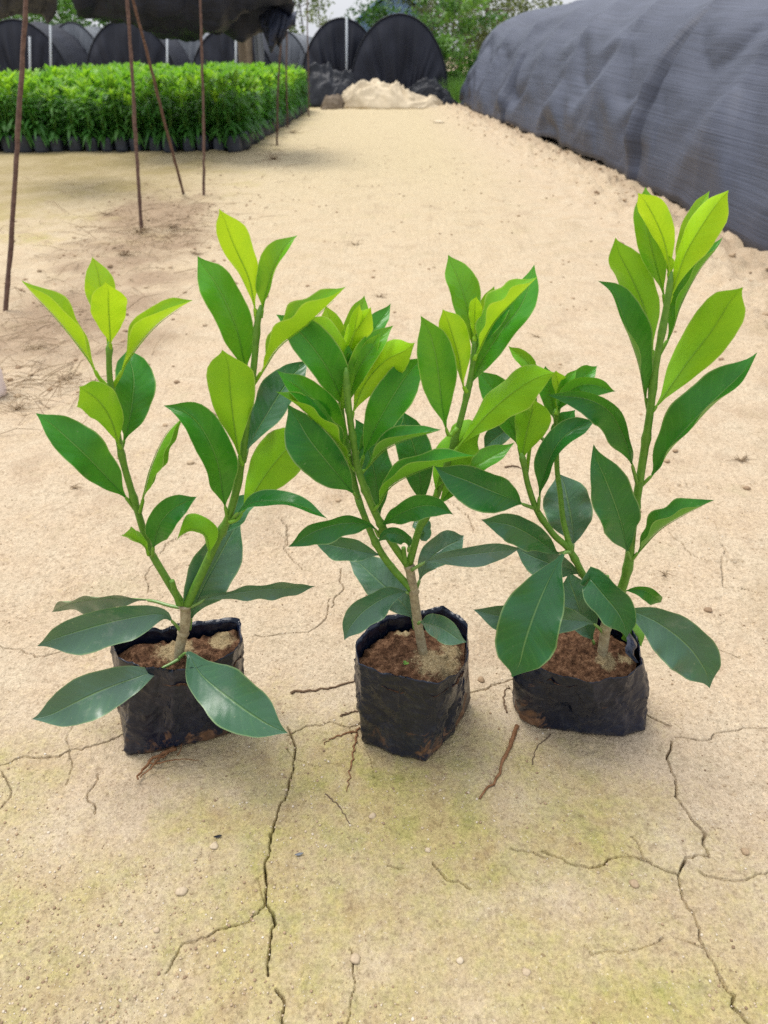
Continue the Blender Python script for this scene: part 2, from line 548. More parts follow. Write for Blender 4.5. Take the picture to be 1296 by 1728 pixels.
M_BED = mat_foliage('seedling_leaf', [(0.0, (0.035, 0.105, 0.025)), (0.3, (0.06, 0.2, 0.032)), (0.6, (0.095, 0.23, 0.045)), (0.85, (0.18, 0.37, 0.045)), (1.0, (0.29, 0.47, 0.045))], 0.4)
M_TREE = mat_foliage('tree_leaf', [(0.0, (0.06, 0.08, 0.03)), (0.5, (0.12, 0.15, 0.06)), (1.0, (0.2, 0.23, 0.1))], 0.35)
M_BUSH = mat_foliage('bush_leaf', [(0.0, (0.02, 0.06, 0.015)), (0.5, (0.07, 0.17, 0.03)), (1.0, (0.16, 0.3, 0.06))], 0.3)
M_BARK = mat_simple('tree_bark', (0.08, 0.065, 0.05), (0.18, 0.15, 0.12), 14, 0.9)
M_GRIT = mat_attr_ramp('grit', [(0.0, (0.16, 0.1, 0.065)), (0.3, (0.36, 0.25, 0.15)), (0.7, (0.5, 0.4, 0.27)), (1.0, (0.7, 0.63, 0.53))])
M_STRAW = mat_attr_ramp('straw', [(0.0, (0.11, 0.075, 0.05)), (0.5, (0.27, 0.19, 0.115)), (1.0, (0.45, 0.35, 0.22))])

# ------------------------------------------------------------------ ground
def gline(pts):
    return np.array([[PZ(x, y, 0).x, PZ(x, y, 0).y] for x, y in pts])

CR = []   # (polyline, half-width m, depth m)
def crack(pts, w=0.0026, d=0.013):
    P = gline(pts)
    # jitter by midpoint displacement
    for _ in range(3):
        Q = [P[0]]
        for a, b in zip(P, P[1:]):
            L = np.hypot(*(b - a)); n = np.array([-(b - a)[1], (b - a)[0]]) / max(L, 1e-6)
            Q.append((a + b) / 2 + n * rng.normal(0, 0.075) * L); Q.append(b)
        P = np.array(Q)
    CR.append((P, w, d))

crack([(485,1225),(497,1255),(495,1300),(480,1350),(462,1400),(455,1440),(450,1500),(447,1525),(465,1560),(455,1600),(452,1645)], 0.0030, 0.014)
crack([(465,1670),(480,1690),(483,1740),(470,1790)], 0.0022, 0.011)
crack([(447,1525),(420,1555),(350,1580),(310,1590),(280,1640)], 0.0016, 0.008)
crack([(-60,1310),(0,1293),(40,1278),(100,1277),(118,1265),(160,1258),(205,1240),(250,1225)], 0.0027, 0.013)
crack([(118,1267),(122,1295),(112,1325)], 0.0013, 0.006)
crack([(0,1300),(18,1345),(0,1365),(-20,1380)], 0.0014, 0.006)
crack([(165,1305),(147,1345),(160,1375)], 0.0016, 0.007)
crack([(485,1240),(515,1225),(560,1218),(600,1225),(620,1210)], 0.0018, 0.009)
crack([(1133,1250),(1125,1275),(1140,1320),(1160,1370),(1190,1405),(1197,1445),(1145,1475),(1160,1530),(1180,1580),(1210,1640),(1240,1680),(1235,1700),(1265,1728),(1290,1760)], 0.0028, 0.014)
crack([(1145,1475),(1090,1447),(1030,1447),(1010,1460),(940,1445),(915,1435)], 0.0019, 0.010)
crack([(1085,1445),(1065,1410)], 0.0012, 0.005)
crack([(1180,1470),(1240,1485),(1290,1475),(1330,1460)], 0.0015, 0.008)
crack([(1090,1205),(1132,1225)], 0.0022, 0.010)
crack([(1140,1243),(1200,1247),(1296,1230)], 0.0012, 0.006)
crack([(785,1172),(800,1168),(830,1155),(855,1150),(890,1140)], 0.0028, 0.013)
crack([(650,1460),(690,1465)], 0.0014, 0.007)
crack([(730,1455),(750,1480),(795,1500)], 0.0015, 0.007)
crack([(860,1430),(905,1440),(925,1447)], 0.0012, 0.005)
crack([(1120,830),(1160,815),(1200,825),(1290,808)], 0.0016, 0.007)
crack([(1130,900),(1165,935),(1200,945),(1262,945)], 0.0016, 0.007)
crack([(1080,1080),(1130,1075),(1200,1090),(1250,1110)], 0.0012, 0.006)
crack([(430,1072),(520,1068),(550,1045),(556,1010)], 0.0016, 0.008)
crack([(560,1025),(580,990),(575,960)], 0.0016, 0.008)
crack([(470,875),(485,905),(478,925),(510,960)], 0.0016, 0.007)
crack([(320,900),(285,915),(262,945),(250,1000)], 0.0016, 0.007)
crack([(700,800),(740,830),(790,870),(800,900)], 0.0016, 0.006)
crack([(1195,870),(1220,990),(1290,1000)], 0.0013, 0.005)
crack([(590,1600),(600,1660),(585,1728)], 0.0012, 0.005)
crack([(985,1590),(1000,1610),(1120,1580)], 0.0010, 0.004)
crack([(0,1090),(60,1110),(110,1100)], 0.0014, 0.006)
main = [c for c in CR if c[1] > .0015]
for k in range(16):                       # hairlines branching off the main cracks
    P = random.choice(main)[0]; q = random.randrange(len(P)); p0 = P[q]
    a = random.uniform(0, 6.28); pts = [p0]
    for j in range(random.randint(2, 5)):
        a += random.uniform(-.7, .7); st = random.uniform(.012, .035)
        p0 = p0 + np.array([math.cos(a), math.sin(a)]) * st; pts.append(p0)
    CR.append((np.array(pts), random.uniform(.0009, .0013), random.uniform(.0015, .0035)))

def grow(a, b, s0, f):
    r, s = [a], s0
    while r[-1] < b:
        r.append(r[-1] + s); s *= f
    return r
xs_mid = np.arange(-0.66, 0.6601, 0.00135)
xr = np.array(grow(0.662, 2.1, 0.0022, 1.022) + grow(2.15, 90, 0.04, 1.1))
xs = np.concatenate([-xr[::-1], xs_mid, xr])
ys_mid = np.arange(0.37, 1.10, 0.00135)
yf = np.array(grow(1.1015, 130, 0.0017, 1.0145))
yb = -np.array(grow(-0.35, 25, 0.02, 1.25))
ys = np.concatenate([yb[::-1], ys_mid, yf])
GX, GY = np.meshgrid(xs, ys)

def base_x(y):                # foot of the big net tunnel on the right
    return np.interp(y, [0, 3.7, 6, 9.5, 12.5, 15.3, 30], [1.72, 1.80, 1.85, 1.68, 1.5, 1.33, 1.2])

def ground_h(x, y, fine=True):
    x = np.asarray(x, float); y = np.asarray(y, float)
    far = np.clip((y - 1.2) / 3, 0, 1)
    z = (fbm(x * 5, y * 5, 3, 4) - 0.5) * (0.010 + 0.022 * far)
    if fine:
        z = z + (fbm(x * 40, y * 40, 11, 3, 0.6) - 0.5) * (0.0042 + 0.006 * far)
    if fine:
        pt = vn(x * 150, y * 150, 15) * .6 + vn(x * 290, y * 290, 16) * .4
        z = z - np.clip((pt - 0.64) * 6, 0, 1) * 0.0016 + (fbm(x * 120, y * 120, 19, 2) - .5) * .0016
    # churned soil along the foot of the tunnel, and under the left poles
    e = np.exp(-((x - base_x(y) + 0.22) / 0.3) ** 2) * (y > 1.5) * (y < 17)
    z = z + e * (np.abs(fbm(x * 9, y * 9, 31, 4, 0.66) - 0.5) * 0.24 + 0.015)
    l = np.exp(-((x + 1.35 + 0.05 * y) / 0.55) ** 2) * np.clip((y - 2.0) / 1.0, 0, 1) * (y < 9)
    z = z + l * (np.abs(fbm(x * 12, y * 12, 41, 4, 0.6) - 0.5) * 0.07)
    # flatten under the pots
    near = np.clip(1.4 - np.hypot(x * 0.9, (y - 0.8) * 1.2) / 0.5, 0, 1)
    return z * (1 - 0.6 * near)

GZ = ground_h(GX, GY)
for P, w, d in CR:
    x0, x1 = P[:, 0].min() - 0.01, P[:, 0].max() + 0.01
    y0, y1 = P[:, 1].min() - 0.01, P[:, 1].max() + 0.01
    ii = np.where((ys > y0) & (ys < y1))[0]; jj = np.where((xs > x0) & (xs < x1))[0]
    if len(ii) == 0 or len(jj) == 0: continue
    sl = (slice(ii[0], ii[-1] + 1), slice(jj[0], jj[-1] + 1))
    X, Y = GX[sl], GY[sl]
    best = np.full(X.shape, 9.0)
    for a, b in zip(P, P[1:]):
        ab = b - a; L2 = max(float(ab @ ab), 1e-12)
        t = np.clip(((X - a[0]) * ab[0] + (Y - a[1]) * ab[1]) / L2, 0, 1)
        dd = np.hypot(X - a[0] - t * ab[0], Y - a[1] - t * ab[1])
        best = np.minimum(best, dd)
    ww = w * 0.27 * (0.35 + 1.15 * vn(X * 70, Y * 70, 77))
    prof = np.clip((ww - best) / 0.0007 + 0.6, 0, 1)
    GZ[sl] -= prof * d * 2.3
ny, nx = GX.shape
V = np.stack([GX.ravel(), GY.ravel(), GZ.ravel()], 1)
idx = np.arange(ny * nx).reshape(ny, nx)
Q = np.stack([idx[:-1, :-1], idx[:-1, 1:], idx[1:, 1:], idx[1:, :-1]], -1).reshape(-1, 4)
me = bpy.data.meshes.new('ground')
me.vertices.add(len(V)); me.vertices.foreach_set('co', V.astype(np.float32).ravel())
me.loops.add(Q.size); me.loops.foreach_set('vertex_index', Q.astype(np.int32).ravel())
me.polygons.add(len(Q))
me.polygons.foreach_set('loop_start', np.arange(0, Q.size, 4, dtype=np.int32))
me.polygons.foreach_set('use_smooth', np.ones(len(Q), dtype=bool))
# surface films
patch = fbm(GX * 3.1, GY * 3.1, 51, 4)
patch2 = fbm(GX * 8, GY * 8, 57, 3)
moss = np.clip((patch * .7 + patch2 * .3 - 0.22) * 2.4, 0, 1) * np.clip((0.93 - GY) / 0.28, 0, 1) * np.clip((0.62 - GX) / 0.35, 0.25, 1)
moss = np.maximum(moss, 0.75 * np.clip((patch - 0.46) * 2.5, 0, 1) * np.clip((GX + 2.2 - 1.4) / -0.3 + 0.0, 0, 1) * (GY > 4))
bedm = np.clip((-1.0 - GX) / 0.7, 0, 1) * np.clip((GY - 4.2) / 1.8, 0, 1) * 0.9
olive = np.clip(bedm * (0.45 + 0.9 * patch), 0, .95)
yellow = np.clip((GY - 2.2) / 5, 0, 1) * np.clip((1.3 - GX) / 0.8, 0.1, 1)
damp = np.exp(-((GX + 1.15 + 0.10 * (GY - 3)) / 0.42) ** 2) * np.clip((GY - 1.9) / 0.6, 0, 1) * np.clip((6.5 - GY) / 1.5, 0, 1) * (0.1 + 0.9 * fbm(GX * 5, GY * 5, 61, 4, .6)) * 1.8
damp = np.maximum(damp, 0.6 * np.exp(-((GX - base_x(GY) + 0.12) / 0.2) ** 2) * (GY > 2))
damp = np.maximum(damp, np.clip((fbm(GX * 7, GY * 6, 71, 5, .7) - 0.54) * 3.2, 0, 0.5) * (GY > 0.9))
for k, arr in (('moss', moss), ('yellow', yellow), ('damp', damp), ('olive', olive)):
    a = me.attributes.new(k, 'FLOAT', 'POINT'); a.data.foreach_set('value', arr.astype(np.float32).ravel())
me.materials.append(M_GROUND)
me.update(calc_edges=True)
me.validate()
gr = bpy.data.objects.new('ground', me); link(gr); tag(gr, kind='structure')

def gz(x, y):
    return float(ground_h(np.array([x]), np.array([y]))[0])

# ------------------------------------------------------------------ leaves of the three big seedlings
PROF_T = [0, 0.05, 0.12, 0.22, 0.35, 0.48, 0.6, 0.72, 0.82, 0.9, 0.95, 0.985, 1.0]
PROF_W = [0.05, 0.12, 0.32, 0.60, 0.86, 0.985, 1.0, 0.90, 0.67, 0.34, 0.135, 0.045, 0.0]

def leaf_mesh(name, pts3, W, roll, fold, age, parent, origin, pf=0.1, wave=0.05, seed=0, tipcurl=0.0):
    rnd = random.Random(seed)
    NL, NC = 30, 6
    mid = catmull(pts3, 61)
    npet = max(1, int(round(pf * 60)))
    blade = catmull(mid[npet:], NL + 1)
    total = sum((b - a).length for a, b in zip(blade, blade[1:]))
    V, F, UV = [], [], []
    ph = [rnd.uniform(0, 6.28) for _ in range(4)]
    fr = rnd.uniform(1.8, 3.8)
    asym = rnd.uniform(-0.08, 0.08)
    gw = rnd.uniform(0.92, 1.12) + (0.12 if age > .6 else 0)
    tb = rnd.choice([-1, 1]) * rnd.uniform(0.06, 0.24)
    mw = rnd.uniform(0.015, 0.045)
    for i, p in enumerate(blade):
        t = i / NL
        T = (blade[min(i + 1, NL)] - blade[max(i - 1, 0)]).normalized()
        Vw = (CAM - p).normalized()
        Nv = (Vw - T * Vw.dot(T)).normalized()
        S = T.cross(Nv)
        phi = R(roll) + 0.25 * math.sin(ph[3] + t * 2.2) * (0.5 if abs(fold) > 35 else 1.0) * 0.6
        Nn = Nv * math.cos(phi) + S * math.sin(phi)
        Ll = S * math.cos(phi) - Nv * math.sin(phi)
        w = W * float(np.interp(t ** gw, PROF_T, PROF_W))
        p = p + Ll * (W * tb * max(0, (t - .8) / .2) ** 2)
        lift = tipcurl * W * max(0, (t - 0.6) / 0.4) ** 2
        fo = R(fold) * (0.75 + 0.5 * math.sin(math.pi * min(1, t * 1.05)))
        fo = min(fo, R(72))
        for j in range(-NC, NC + 1):
            s = j / NC
            a = abs(s)
            ww = w * (1 + asym * (1 if s > 0 else -1) + mw * math.sin(ph[2] + s * 2 + t * 17) * a)
            # gently curved cross-section
            lat = ww * (a * math.cos(fo * (0.55 + 0.45 * a)))
            hgt = ww * (a * math.sin(fo * (0.55 + 0.45 * a)))
            wv = wave * W * a * a * math.sin(ph[0 if s > 0 else 1] + t * fr * 6.28) * math.sin(math.pi * t)
            q = p + Ll * (lat if s > 0 else -lat) + Nn * (hgt + wv - lift)
            V.append(q); UV.append((t, 0.5 + 0.5 * s))
    w_ = 2 * NC + 1
    for i in range(NL):
        for j in range(w_ - 1):
            a = i * w_ + j
            F.append((a, a + 1, a + w_ + 1, a + w_))
    # petiole and the ridge of the midrib under the blade
    stalk = mid[:npet + 1]
    # ridge sits a little below the blade
    rp = []
    for i in range(0, NL - 3, 2):
        p = blade[i]
        T = (blade[min(i + 1, NL)] - blade[max(i - 1, 0)]).normalized()
        Vw = (CAM - p).normalized(); Nv = (Vw - T * Vw.dot(T)).normalized(); S = T.cross(Nv)
        Nn = Nv * math.cos(R(roll)) + S * math.sin(R(roll))
        rp.append(p - Nn * 0.0009)
    path = [stalk[k] for k in range(0, len(stalk) - 1, max(1, len(stalk) // 5))] + rp
    r0 = 0.0021
    ns_ = len(path) - len(rp)
    rad = [r0 * 1.2 - r0 * .25 * k / max(1, ns_) if k < ns_ else r0 * (.42 - .36 * (k - ns_) / max(1, len(rp) - 1)) for k in range(len(path))]
    tv, tf = tube(path, rad, 7)
    o = len(V)
    V += tv; F += [tuple(i + o for i in f) for f in tf]
    UV += [(2.0, 0.5)] * len(tv)
    ob = mesh_obj(name, V, F, M_LEAF, parent, uvs=UV, origin=origin)
    ob['age'] = float(age)
    return ob

def stem_mesh(name, pts3, r0, r1, parent, origin, wood0=0.0, wood1=0.0, nodes=(), nseg=12, cut=False):
    n = 44
    P = catmull(pts3, n)
    # slight irregularity
    rad, wood = [], []
    for i in range(n):
        t = i / (n - 1)
        r = r0 + (r1 - r0) * t
        for nd in nodes:
            r *= 1 + 0.32 * math.exp(-((t - nd) / 0.014) ** 2)
        r *= 1 + 0.012 * math.sin(i * 1.7)
        if not cut and i == n - 1: r *= 0.4
        rad.append(r); wood += [wood0 + (wood1 - wood0) * t] * nseg
    Vv, Ff = tube(P, rad, nseg)
    return mesh_obj(name, Vv, Ff, M_STEM, parent, origin=origin, attrs={'wood': wood})

def bag_mesh(name, rim_px, rim_z, bot_px, parent, origin, seed, tuck=(), flap=None):
    rim = [PZ(x, y, rim_z + dz) for x, y, dz in [(p + (0,))[:3] for p in rim_px]]
    bot = [PZ(x, y, 0.0) for x, y in bot_px]
    cr = sum(rim, Vector()) / len(rim); cb = sum(bot, Vector()) / len(bot)
    NT, NV = 180, 40
    def polar(loop, c):
        A = sorted((math.atan2(p.y - c.y, p.x - c.x), math.hypot(p.x - c.x, p.y - c.y), p.z) for p in loop)
        ang = np.array([a[0] for a in A]); r = np.array([a[1] for a in A]); z = np.array([a[2] for a in A])
        th = np.linspace(-math.pi, math.pi, NT, endpoint=False)
        e = lambda q: np.concatenate([[q[-1]], q, [q[0]]])
        an = np.concatenate([[ang[-1] - 2 * math.pi], ang, [ang[0] + 2 * math.pi]])
        # straight chords between corners
        px_ = np.interp(th, an, e(r) * 0 + 0)  # placeholder for shape
        X = []; Z = []
        pts = [(e(r)[k] * math.cos(an[k]), e(r)[k] * math.sin(an[k])) for k in range(len(an))]
        zz = e(z)
        for t in th:
            k = int(np.searchsorted(an, t)) - 1
            k = max(0, min(k, len(an) - 2))
            (ax, ay), (bx, by) = pts[k], pts[k + 1]
            # ray / segment
            dx, dy = math.cos(t), math.sin(t)
            den = dx * (by - ay) - dy * (bx - ax)
            s = (ax * (by - ay) - ay * (bx - ax)) / den if abs(den) > 1e-9 else e(r)[k]
            X.append(s); f = (t - an[k]) / (an[k + 1] - an[k]); Z.append(zz[k] * (1 - f) + zz[k + 1] * f)
        X = np.array(X)
        X = 0.04 * np.roll(X, 1) + 0.92 * X + 0.04 * np.roll(X, -1)
        return th, X, np.array(Z)
    th, rr, zr = polar(rim, cr)
    _, rb, zb = polar(bot, cb)
    V, F, dirt = [], [], []
    nzf = lambda a, b, s: float(fbm(np.array([a]), np.array([b]), s, 3)[0]) - 0.5
    inner = 8
    for lay in range(NV + inner):
        for k in range(NT):
            t = th[k]
            if lay < NV:
                v = lay / (NV - 1)
                bul = 0.0015 * math.sin(math.pi * min(1, v * 1.1)) if v < 0.9 else 0.0
                r = rb[k] * (1 - v) + rr[k] * v + bul
                if v < 0.05: r -= 0.003 * ((0.05 - v) / 0.05) ** 2
                cx = cb.x * (1 - v) + cr.x * v; cy = cb.y * (1 - v) + cr.y * v
                z = v * zr[k]
                wr = 0.012 * nzf(t * 1.3 + 9, v * 1.5 - t * 0.4, seed)
                c1_ = 1 - abs(2 * nzf(t * 1.7 + v * 2.4, v * 1.6 - t * 1.3, seed + 5)) * 2.2
                c2_ = 1 - abs(2 * nzf(t * 3.0 - v * 3.2, v * 2.2 + t * 1.8, seed + 6)) * 2.2
                wr += 0.004 * max(0, c1_) ** 6 - 0.0022 * max(0, c2_) ** 6
                for (ta, wd, am, sl) in tuck:
                    da = (t - ta - sl * (v - 0.5) + math.pi) % (2 * math.pi) - math.pi
                    wr -= am * math.exp(-(da / wd) ** 2) * math.sin(math.pi * min(1, 0.15 + v * 0.85))
                r += wr * (0.35 + 0.65 * math.sin(math.pi * (0.1 + 0.85 * v)))
                z += (0.011 * nzf(t * 4, 1.7, seed + 9)) * v
                dirt.append(0.15 * (1 - v) ** 1.2 + 0.24 * nzf(t * 1.5, v * 1.5, seed + 12) * 2)
            else:
                v = 1 - (lay - NV + 1) / inner * 0.45
                r = rb[k] * (1 - v) + rr[k] * v - 0.0022
                cx = cb.x * (1 - v) + cr.x * v; cy = cb.y * (1 - v) + cr.y * v
                z = v * (zr[k] + 0.011 * nzf(t * 4, 1.7, seed + 9))
                dirt.append(-0.12)
            V.append((cx + r * math.cos(t), cy + r * math.sin(t), z + 0.001))
    for i in range(NV + inner - 1):
        for k in range(NT):
            k2 = (k + 1) % NT
            F.append((i * NT + k, i * NT + k2, (i + 1) * NT + k2, (i + 1) * NT + k))
    F.append(tuple(reversed(range(NT))))
    ob = mesh_obj(name, V, F, M_BAG, parent, origin=origin, attrs={'dirt': dirt})
    return ob, cr, th, rr

def soil_mesh(parent, origin, cr, th, rr, z0, seed, sandspots):
    V, F, sd = [], [], []
    NR = 34; NT = len(th)
    for i in range(NR):
        f = i / (NR - 1)
        for k in range(NT):
            r = (rr[k] - 0.0035) * f
            x, y = cr.x + r * math.cos(th[k]), cr.y + r * math.sin(th[k])
            V.append([x, y, 0])
    A = np.array(V)
    z = z0 + (fbm(A[:, 0] * 45, A[:, 1] * 45, seed, 4, 0.6) - 0.5) * 0.02 + np.clip(fbm(A[:, 0] * 110, A[:, 1] * 110, seed + 8, 2) - .5, 0, 1) * .016 + (fbm(A[:, 0] * 14, A[:, 1] * 14, seed + 3, 2) - 0.5) * 0.02
    rad = np.repeat(np.linspace(0, 1, NR), NT)
    z -= 0.008 * rad ** 4
    s = np.zeros(len(A))
    for sx, sy, sr in sandspots:
        s = np.maximum(s, np.exp(-(((A[:, 0] - sx) / sr) ** 2 + ((A[:, 1] - sy) / (sr * 0.9)) ** 2)))
    A[:, 2] = z
    for i in range(NR - 1):
        for k in range(NT):
            k2 = (k + 1) % NT
            F.append((i * NT + k, (i + 1) * NT + k, (i + 1) * NT + k2, i * NT + k2))
    return mesh_obj('potting_soil', A.tolist(), F, M_SOIL, parent, origin=origin, attrs={'sand': s})

LEAFN = [0]
def build_leaf(parent, origin, Y0, age, W, roll, fold, d0, d1, pts, pf=0.1, arch=None, wave=0.14, curl=0.0):
    LEAFN[0] += 1
    rl_ = random.Random(LEAFN[0] * 7)
    L = [0.0]
    for a, b in zip(pts, pts[1:]):
        L.append(L[-1] + math.hypot(b[0] - a[0], b[1] - a[1]))
    if arch is None:
        arch = .02 * min(1.1, L[-1] / 200) * rl_.uniform(.4, 1.1) * (1 if math.cos(R(roll)) > 0 else -1)
        if abs(fold) >= 36: arch *= .4
        if age > .8: arch *= .35
    if abs(fold) < 36: fold = fold * 1.25 + 3
    P3 = []
    for (x, y), l in zip(pts, L):
        f = l / L[-1]
        P3.append(PY(x, y, Y0 - (d0 + (d1 - d0) * f + arch * math.sin(math.pi * f))))
    m = P3[len(P3) // 2]
    wm = W * axis_depth(m) / FPX
    if abs(fold) < 36:
        c = abs(math.cos(R(roll)))
        wm = wm / max(c, 0.42) / max(0.7, math.cos(R(fold) * 0.9))
    return leaf_mesh('leaf', P3, wm, roll, fold, age, parent, origin, pf, wave, LEAFN[0] * 13 + 5, curl)

def shoot3(pts, Y0, dds):
    n = len(pts)
    out = []
    for i, (x, y) in enumerate(pts):
        f = i / (n - 1)
        out.append(PY(x, y, Y0 - float(np.interp(f, np.linspace(0, 1, len(dds)), dds))))
    return out

PX = 0.00077   # metres per photograph pixel near the seedlings

# ---------- left seedling
def seedling_left():
    Y0 = 0.786
    base = PZ(305, 1190, 0); org = (base.x, Y0, 0)
    root = empty('potted_seedling', org)
    tag(root, 'left potted seedling, two drooping leaves over the front of its bag', 'potted plant', 'three young plants in black grow bags')
    bag, cr, th, rr = bag_mesh('grow_bag',
        [(185,1080),(198,1108),(240,1124),(292,1133),(345,1124),(395,1102),(409,1078),(402,1045),(340,1050),(270,1060),(215,1069)], 0.165,
        [(213,1276),(255,1273),(300,1264),(360,1248),(412,1230),(408,1180),(330,1180),(240,1195),(207,1225)], root, org, 100,
        tuck=[(-1.9, 0.2, 0.007, 0.5), (-1.2, 0.2, 0.005, -0.4)])
    p1, p2 = PZ(300, 1105, .14), PZ(370, 1085, .14)
    soil_mesh(root, org, cr, th, rr, 0.146, 5, [(p1.x, p1.y, 0.03), (p2.x, p2.y, 0.022)])
    st = stem_mesh('stem', shoot3([(300,1124),(304,1090),(312,1055),(313,1035),(312,1020)], Y0, [0, 0]), 8.5*PX, 9*PX, root, org, 1.0, 0.75, (0.55, 0.97), cut=True)
    s1 = stem_mesh('shoot', shoot3([(310,1024),(280,975),(258,938),(248,915),(233,865),(212,795),(203,757),(194,705),(187,655),(184,615),(185,576)], Y0, [0, 0.0, 0.015, 0.02]), 6.5*PX, 3.8*PX, root, org, 0.15, 0, (0.30, 0.46, 0.62, 0.83, 0.98))
    s2 = stem_mesh('shoot', shoot3([(314,1024),(345,958),(372,900),(386,872),(398,830),(408,775),(417,705),(425,648),(431,590),(434,548),(440,515)], Y0, [0, 0.01, 0.02, 0.02]), 7.5*PX, 4*PX, root, org, 0.15, 0, (0.32, 0.5, 0.74, 0.93))
    stub = stem_mesh('cut_stub', shoot3([(302,1020),(296,1000),(290,980)], Y0, [0.006, 0.01]), 5*PX, 4.4*PX, root, org, 0.0, 0.1, cut=True)
    B = lambda par, *a, **k: build_leaf(par, org, Y0, *a, **k)
    # on the woody stem
    B(st, .02, 38, -14, 12, .01, .10, [(303,1112),(267,1130),(165,1168),(58,1221)], pf=.13, arch=.01)
    B(st, .08, 45, 12, 10, .01, .11, [(303,1110),(318,1103),(341,1140),(398,1187),(439,1215),(484,1241)], pf=.10)
    B(st, .03, 33, -26, 16, .0, .05, [(308,1068),(292,1050),(270,1036),(200,1047),(130,1066),(61,1088)], pf=.15)
    B(st, .0, 18, -50, 12, -.005, -.09, [(308,1026),(285,1022),(250,1013),(180,1010),(120,1018),(89,1033)], pf=.22)
    B(st, .02, 16, 40, 10, 0, -.03, [(317,1026),(335,1018),(358,1008),(440,995),(500,993),(531,992)], pf=.17)
    B(st, .06, 38, 12, 10, -.01, -.05, [(320,1062),(326,1030),(345,985),(375,930),(404,875)], pf=.12)
    # left shoot
    B(s1, .60, 18, 150, 32, .01, .05, [(251,936),(243,920),(225,909),(203,897)], pf=.12, curl=.5)
    B(s1, .32, 25, -10, 18, .01, .02, [(257,938),(261,912),(272,880),(300,853),(334,842)], pf=.15, curl=.3)
    B(s1, .37, 35, 8, 14, .0, .02, [(233,866),(204,830),(144,768),(93,721),(62,695)], pf=.19)
    B(s1, .55, 21, 76, 46, .01, .01, [(236,866),(243,838),(255,790),(280,735),(314,699)], pf=.17)
    B(s1, .66, 32, 168, 16, .02, .07, [(204,757),(199,745),(186,705),(162,672),(132,655)], pf=.06, arch=-.008, wave=.08)
    B(s1, .33, 34, 5, 12, -.01, -.05, [(206,754),(216,720),(224,670),(225,630),(212,588)], pf=.08)
    B(s1, .92, 32, 68, 50, .01, .02, [(184,655),(166,636),(150,606),(98,540),(34,474)], pf=.19)
    B(s1, .90, 30, -66, 50, .01, .03, [(189,655),(203,632),(216,606),(262,550),(326,503)], pf=.18)
    B(s1, 1.0, 31, 176, 14, .02, .03, [(186,592),(186,570),(184,530),(183,500),(184,477)], pf=.12, arch=0.0, wave=.08)
    B(s1, .98, 25, 8, 14, .0, -.01, [(184,580),(178,540),(172,500),(166,465),(160,433)], pf=.1)
    # right shoot
    B(s2, .98, 28, 172, 18, .02, .03, [(434,545),(429,515),(420,470),(400,425),(386,392),(374,356)], pf=.13, curl=-.3)
    B(s2, .70, 27, -38, 38, .01, .01, [(440,535),(447,500),(458,462),(474,425),(491,391)], pf=.1, curl=.6)
    B(s2, .55, 34, 10, 24, .0, -.01, [(424,650),(412,610),(398,550),(368,485),(331,433)], pf=.13)
    B(s2, .68, 42, 176, 12, .03, .05, [(409,786),(403,765),(393,700),(388,645),(385,591)], pf=.10, wave=.08, arch=-.008)
    B(s2, .80, 40, -74, 48, .01, .03, [(425,652),(445,622),(470,585),(520,545),(584,485)], pf=.15, wave=.12)
    B(s2, .10, 30, -22, 12, -.01, -.06, [(412,780),(422,748),(450,700),(480,652),(518,604)], pf=.12)
    B(s2, .38, 33, 10, 26, .01, .03, [(385,882),(376,834),(364,770),(331,710),(280,674)], pf=.17, curl=.3)
    B(s2, .64, 41, 168, 10, .02, .02, [(386,882),(402,875),(416,852),(455,792),(512,727)], pf=.13)
    B(s2, .26, 15, -40, 14, .01, .06, [(388,880),(410,858),(436,846),(490,848),(554,870)], pf=.16, curl=.4)
    B(s2, .12, 19, -16, 10, -.01, -.05, [(376,905),(392,885),(408,858),(428,832)], pf=.1)
    B(s2, .58, 27, 150, 28, .02, .05, [(352,942),(352,922),(346,902),(326,893),(290,897)], pf=.12, curl=.7)
    # torn roots hanging out of the bag
    mb = MB()
    for pts, r in (([(300,1262),(270,1275),(248,1290),(232,1316)], .0032), ([(285,1268),(260,1290),(238,1312)], .002),
                   ([(255,1288),(290,1284),(335,1283)], .0013), ([(262,1285),(285,1265),(308,1240)], .0012), ([(300,1275),(306,1262),(302,1240)], .001)):
        P = [PZ(x, y, 0.006 + 0.004 * (i % 2)) for i, (x, y) in enumerate(pts)]
        c = catmull(P, 14)
        c = [p + Vector((random.gauss(0, .0012), random.gauss(0, .0012), abs(random.gauss(0, .001)))) for p in c]
        mb.add(*tube(c, [r * (1 - .6 * i / 13) for i in range(14)], 6))
    mesh_obj('root', mb.v, mb.f, M_ROOT, root, origin=org)

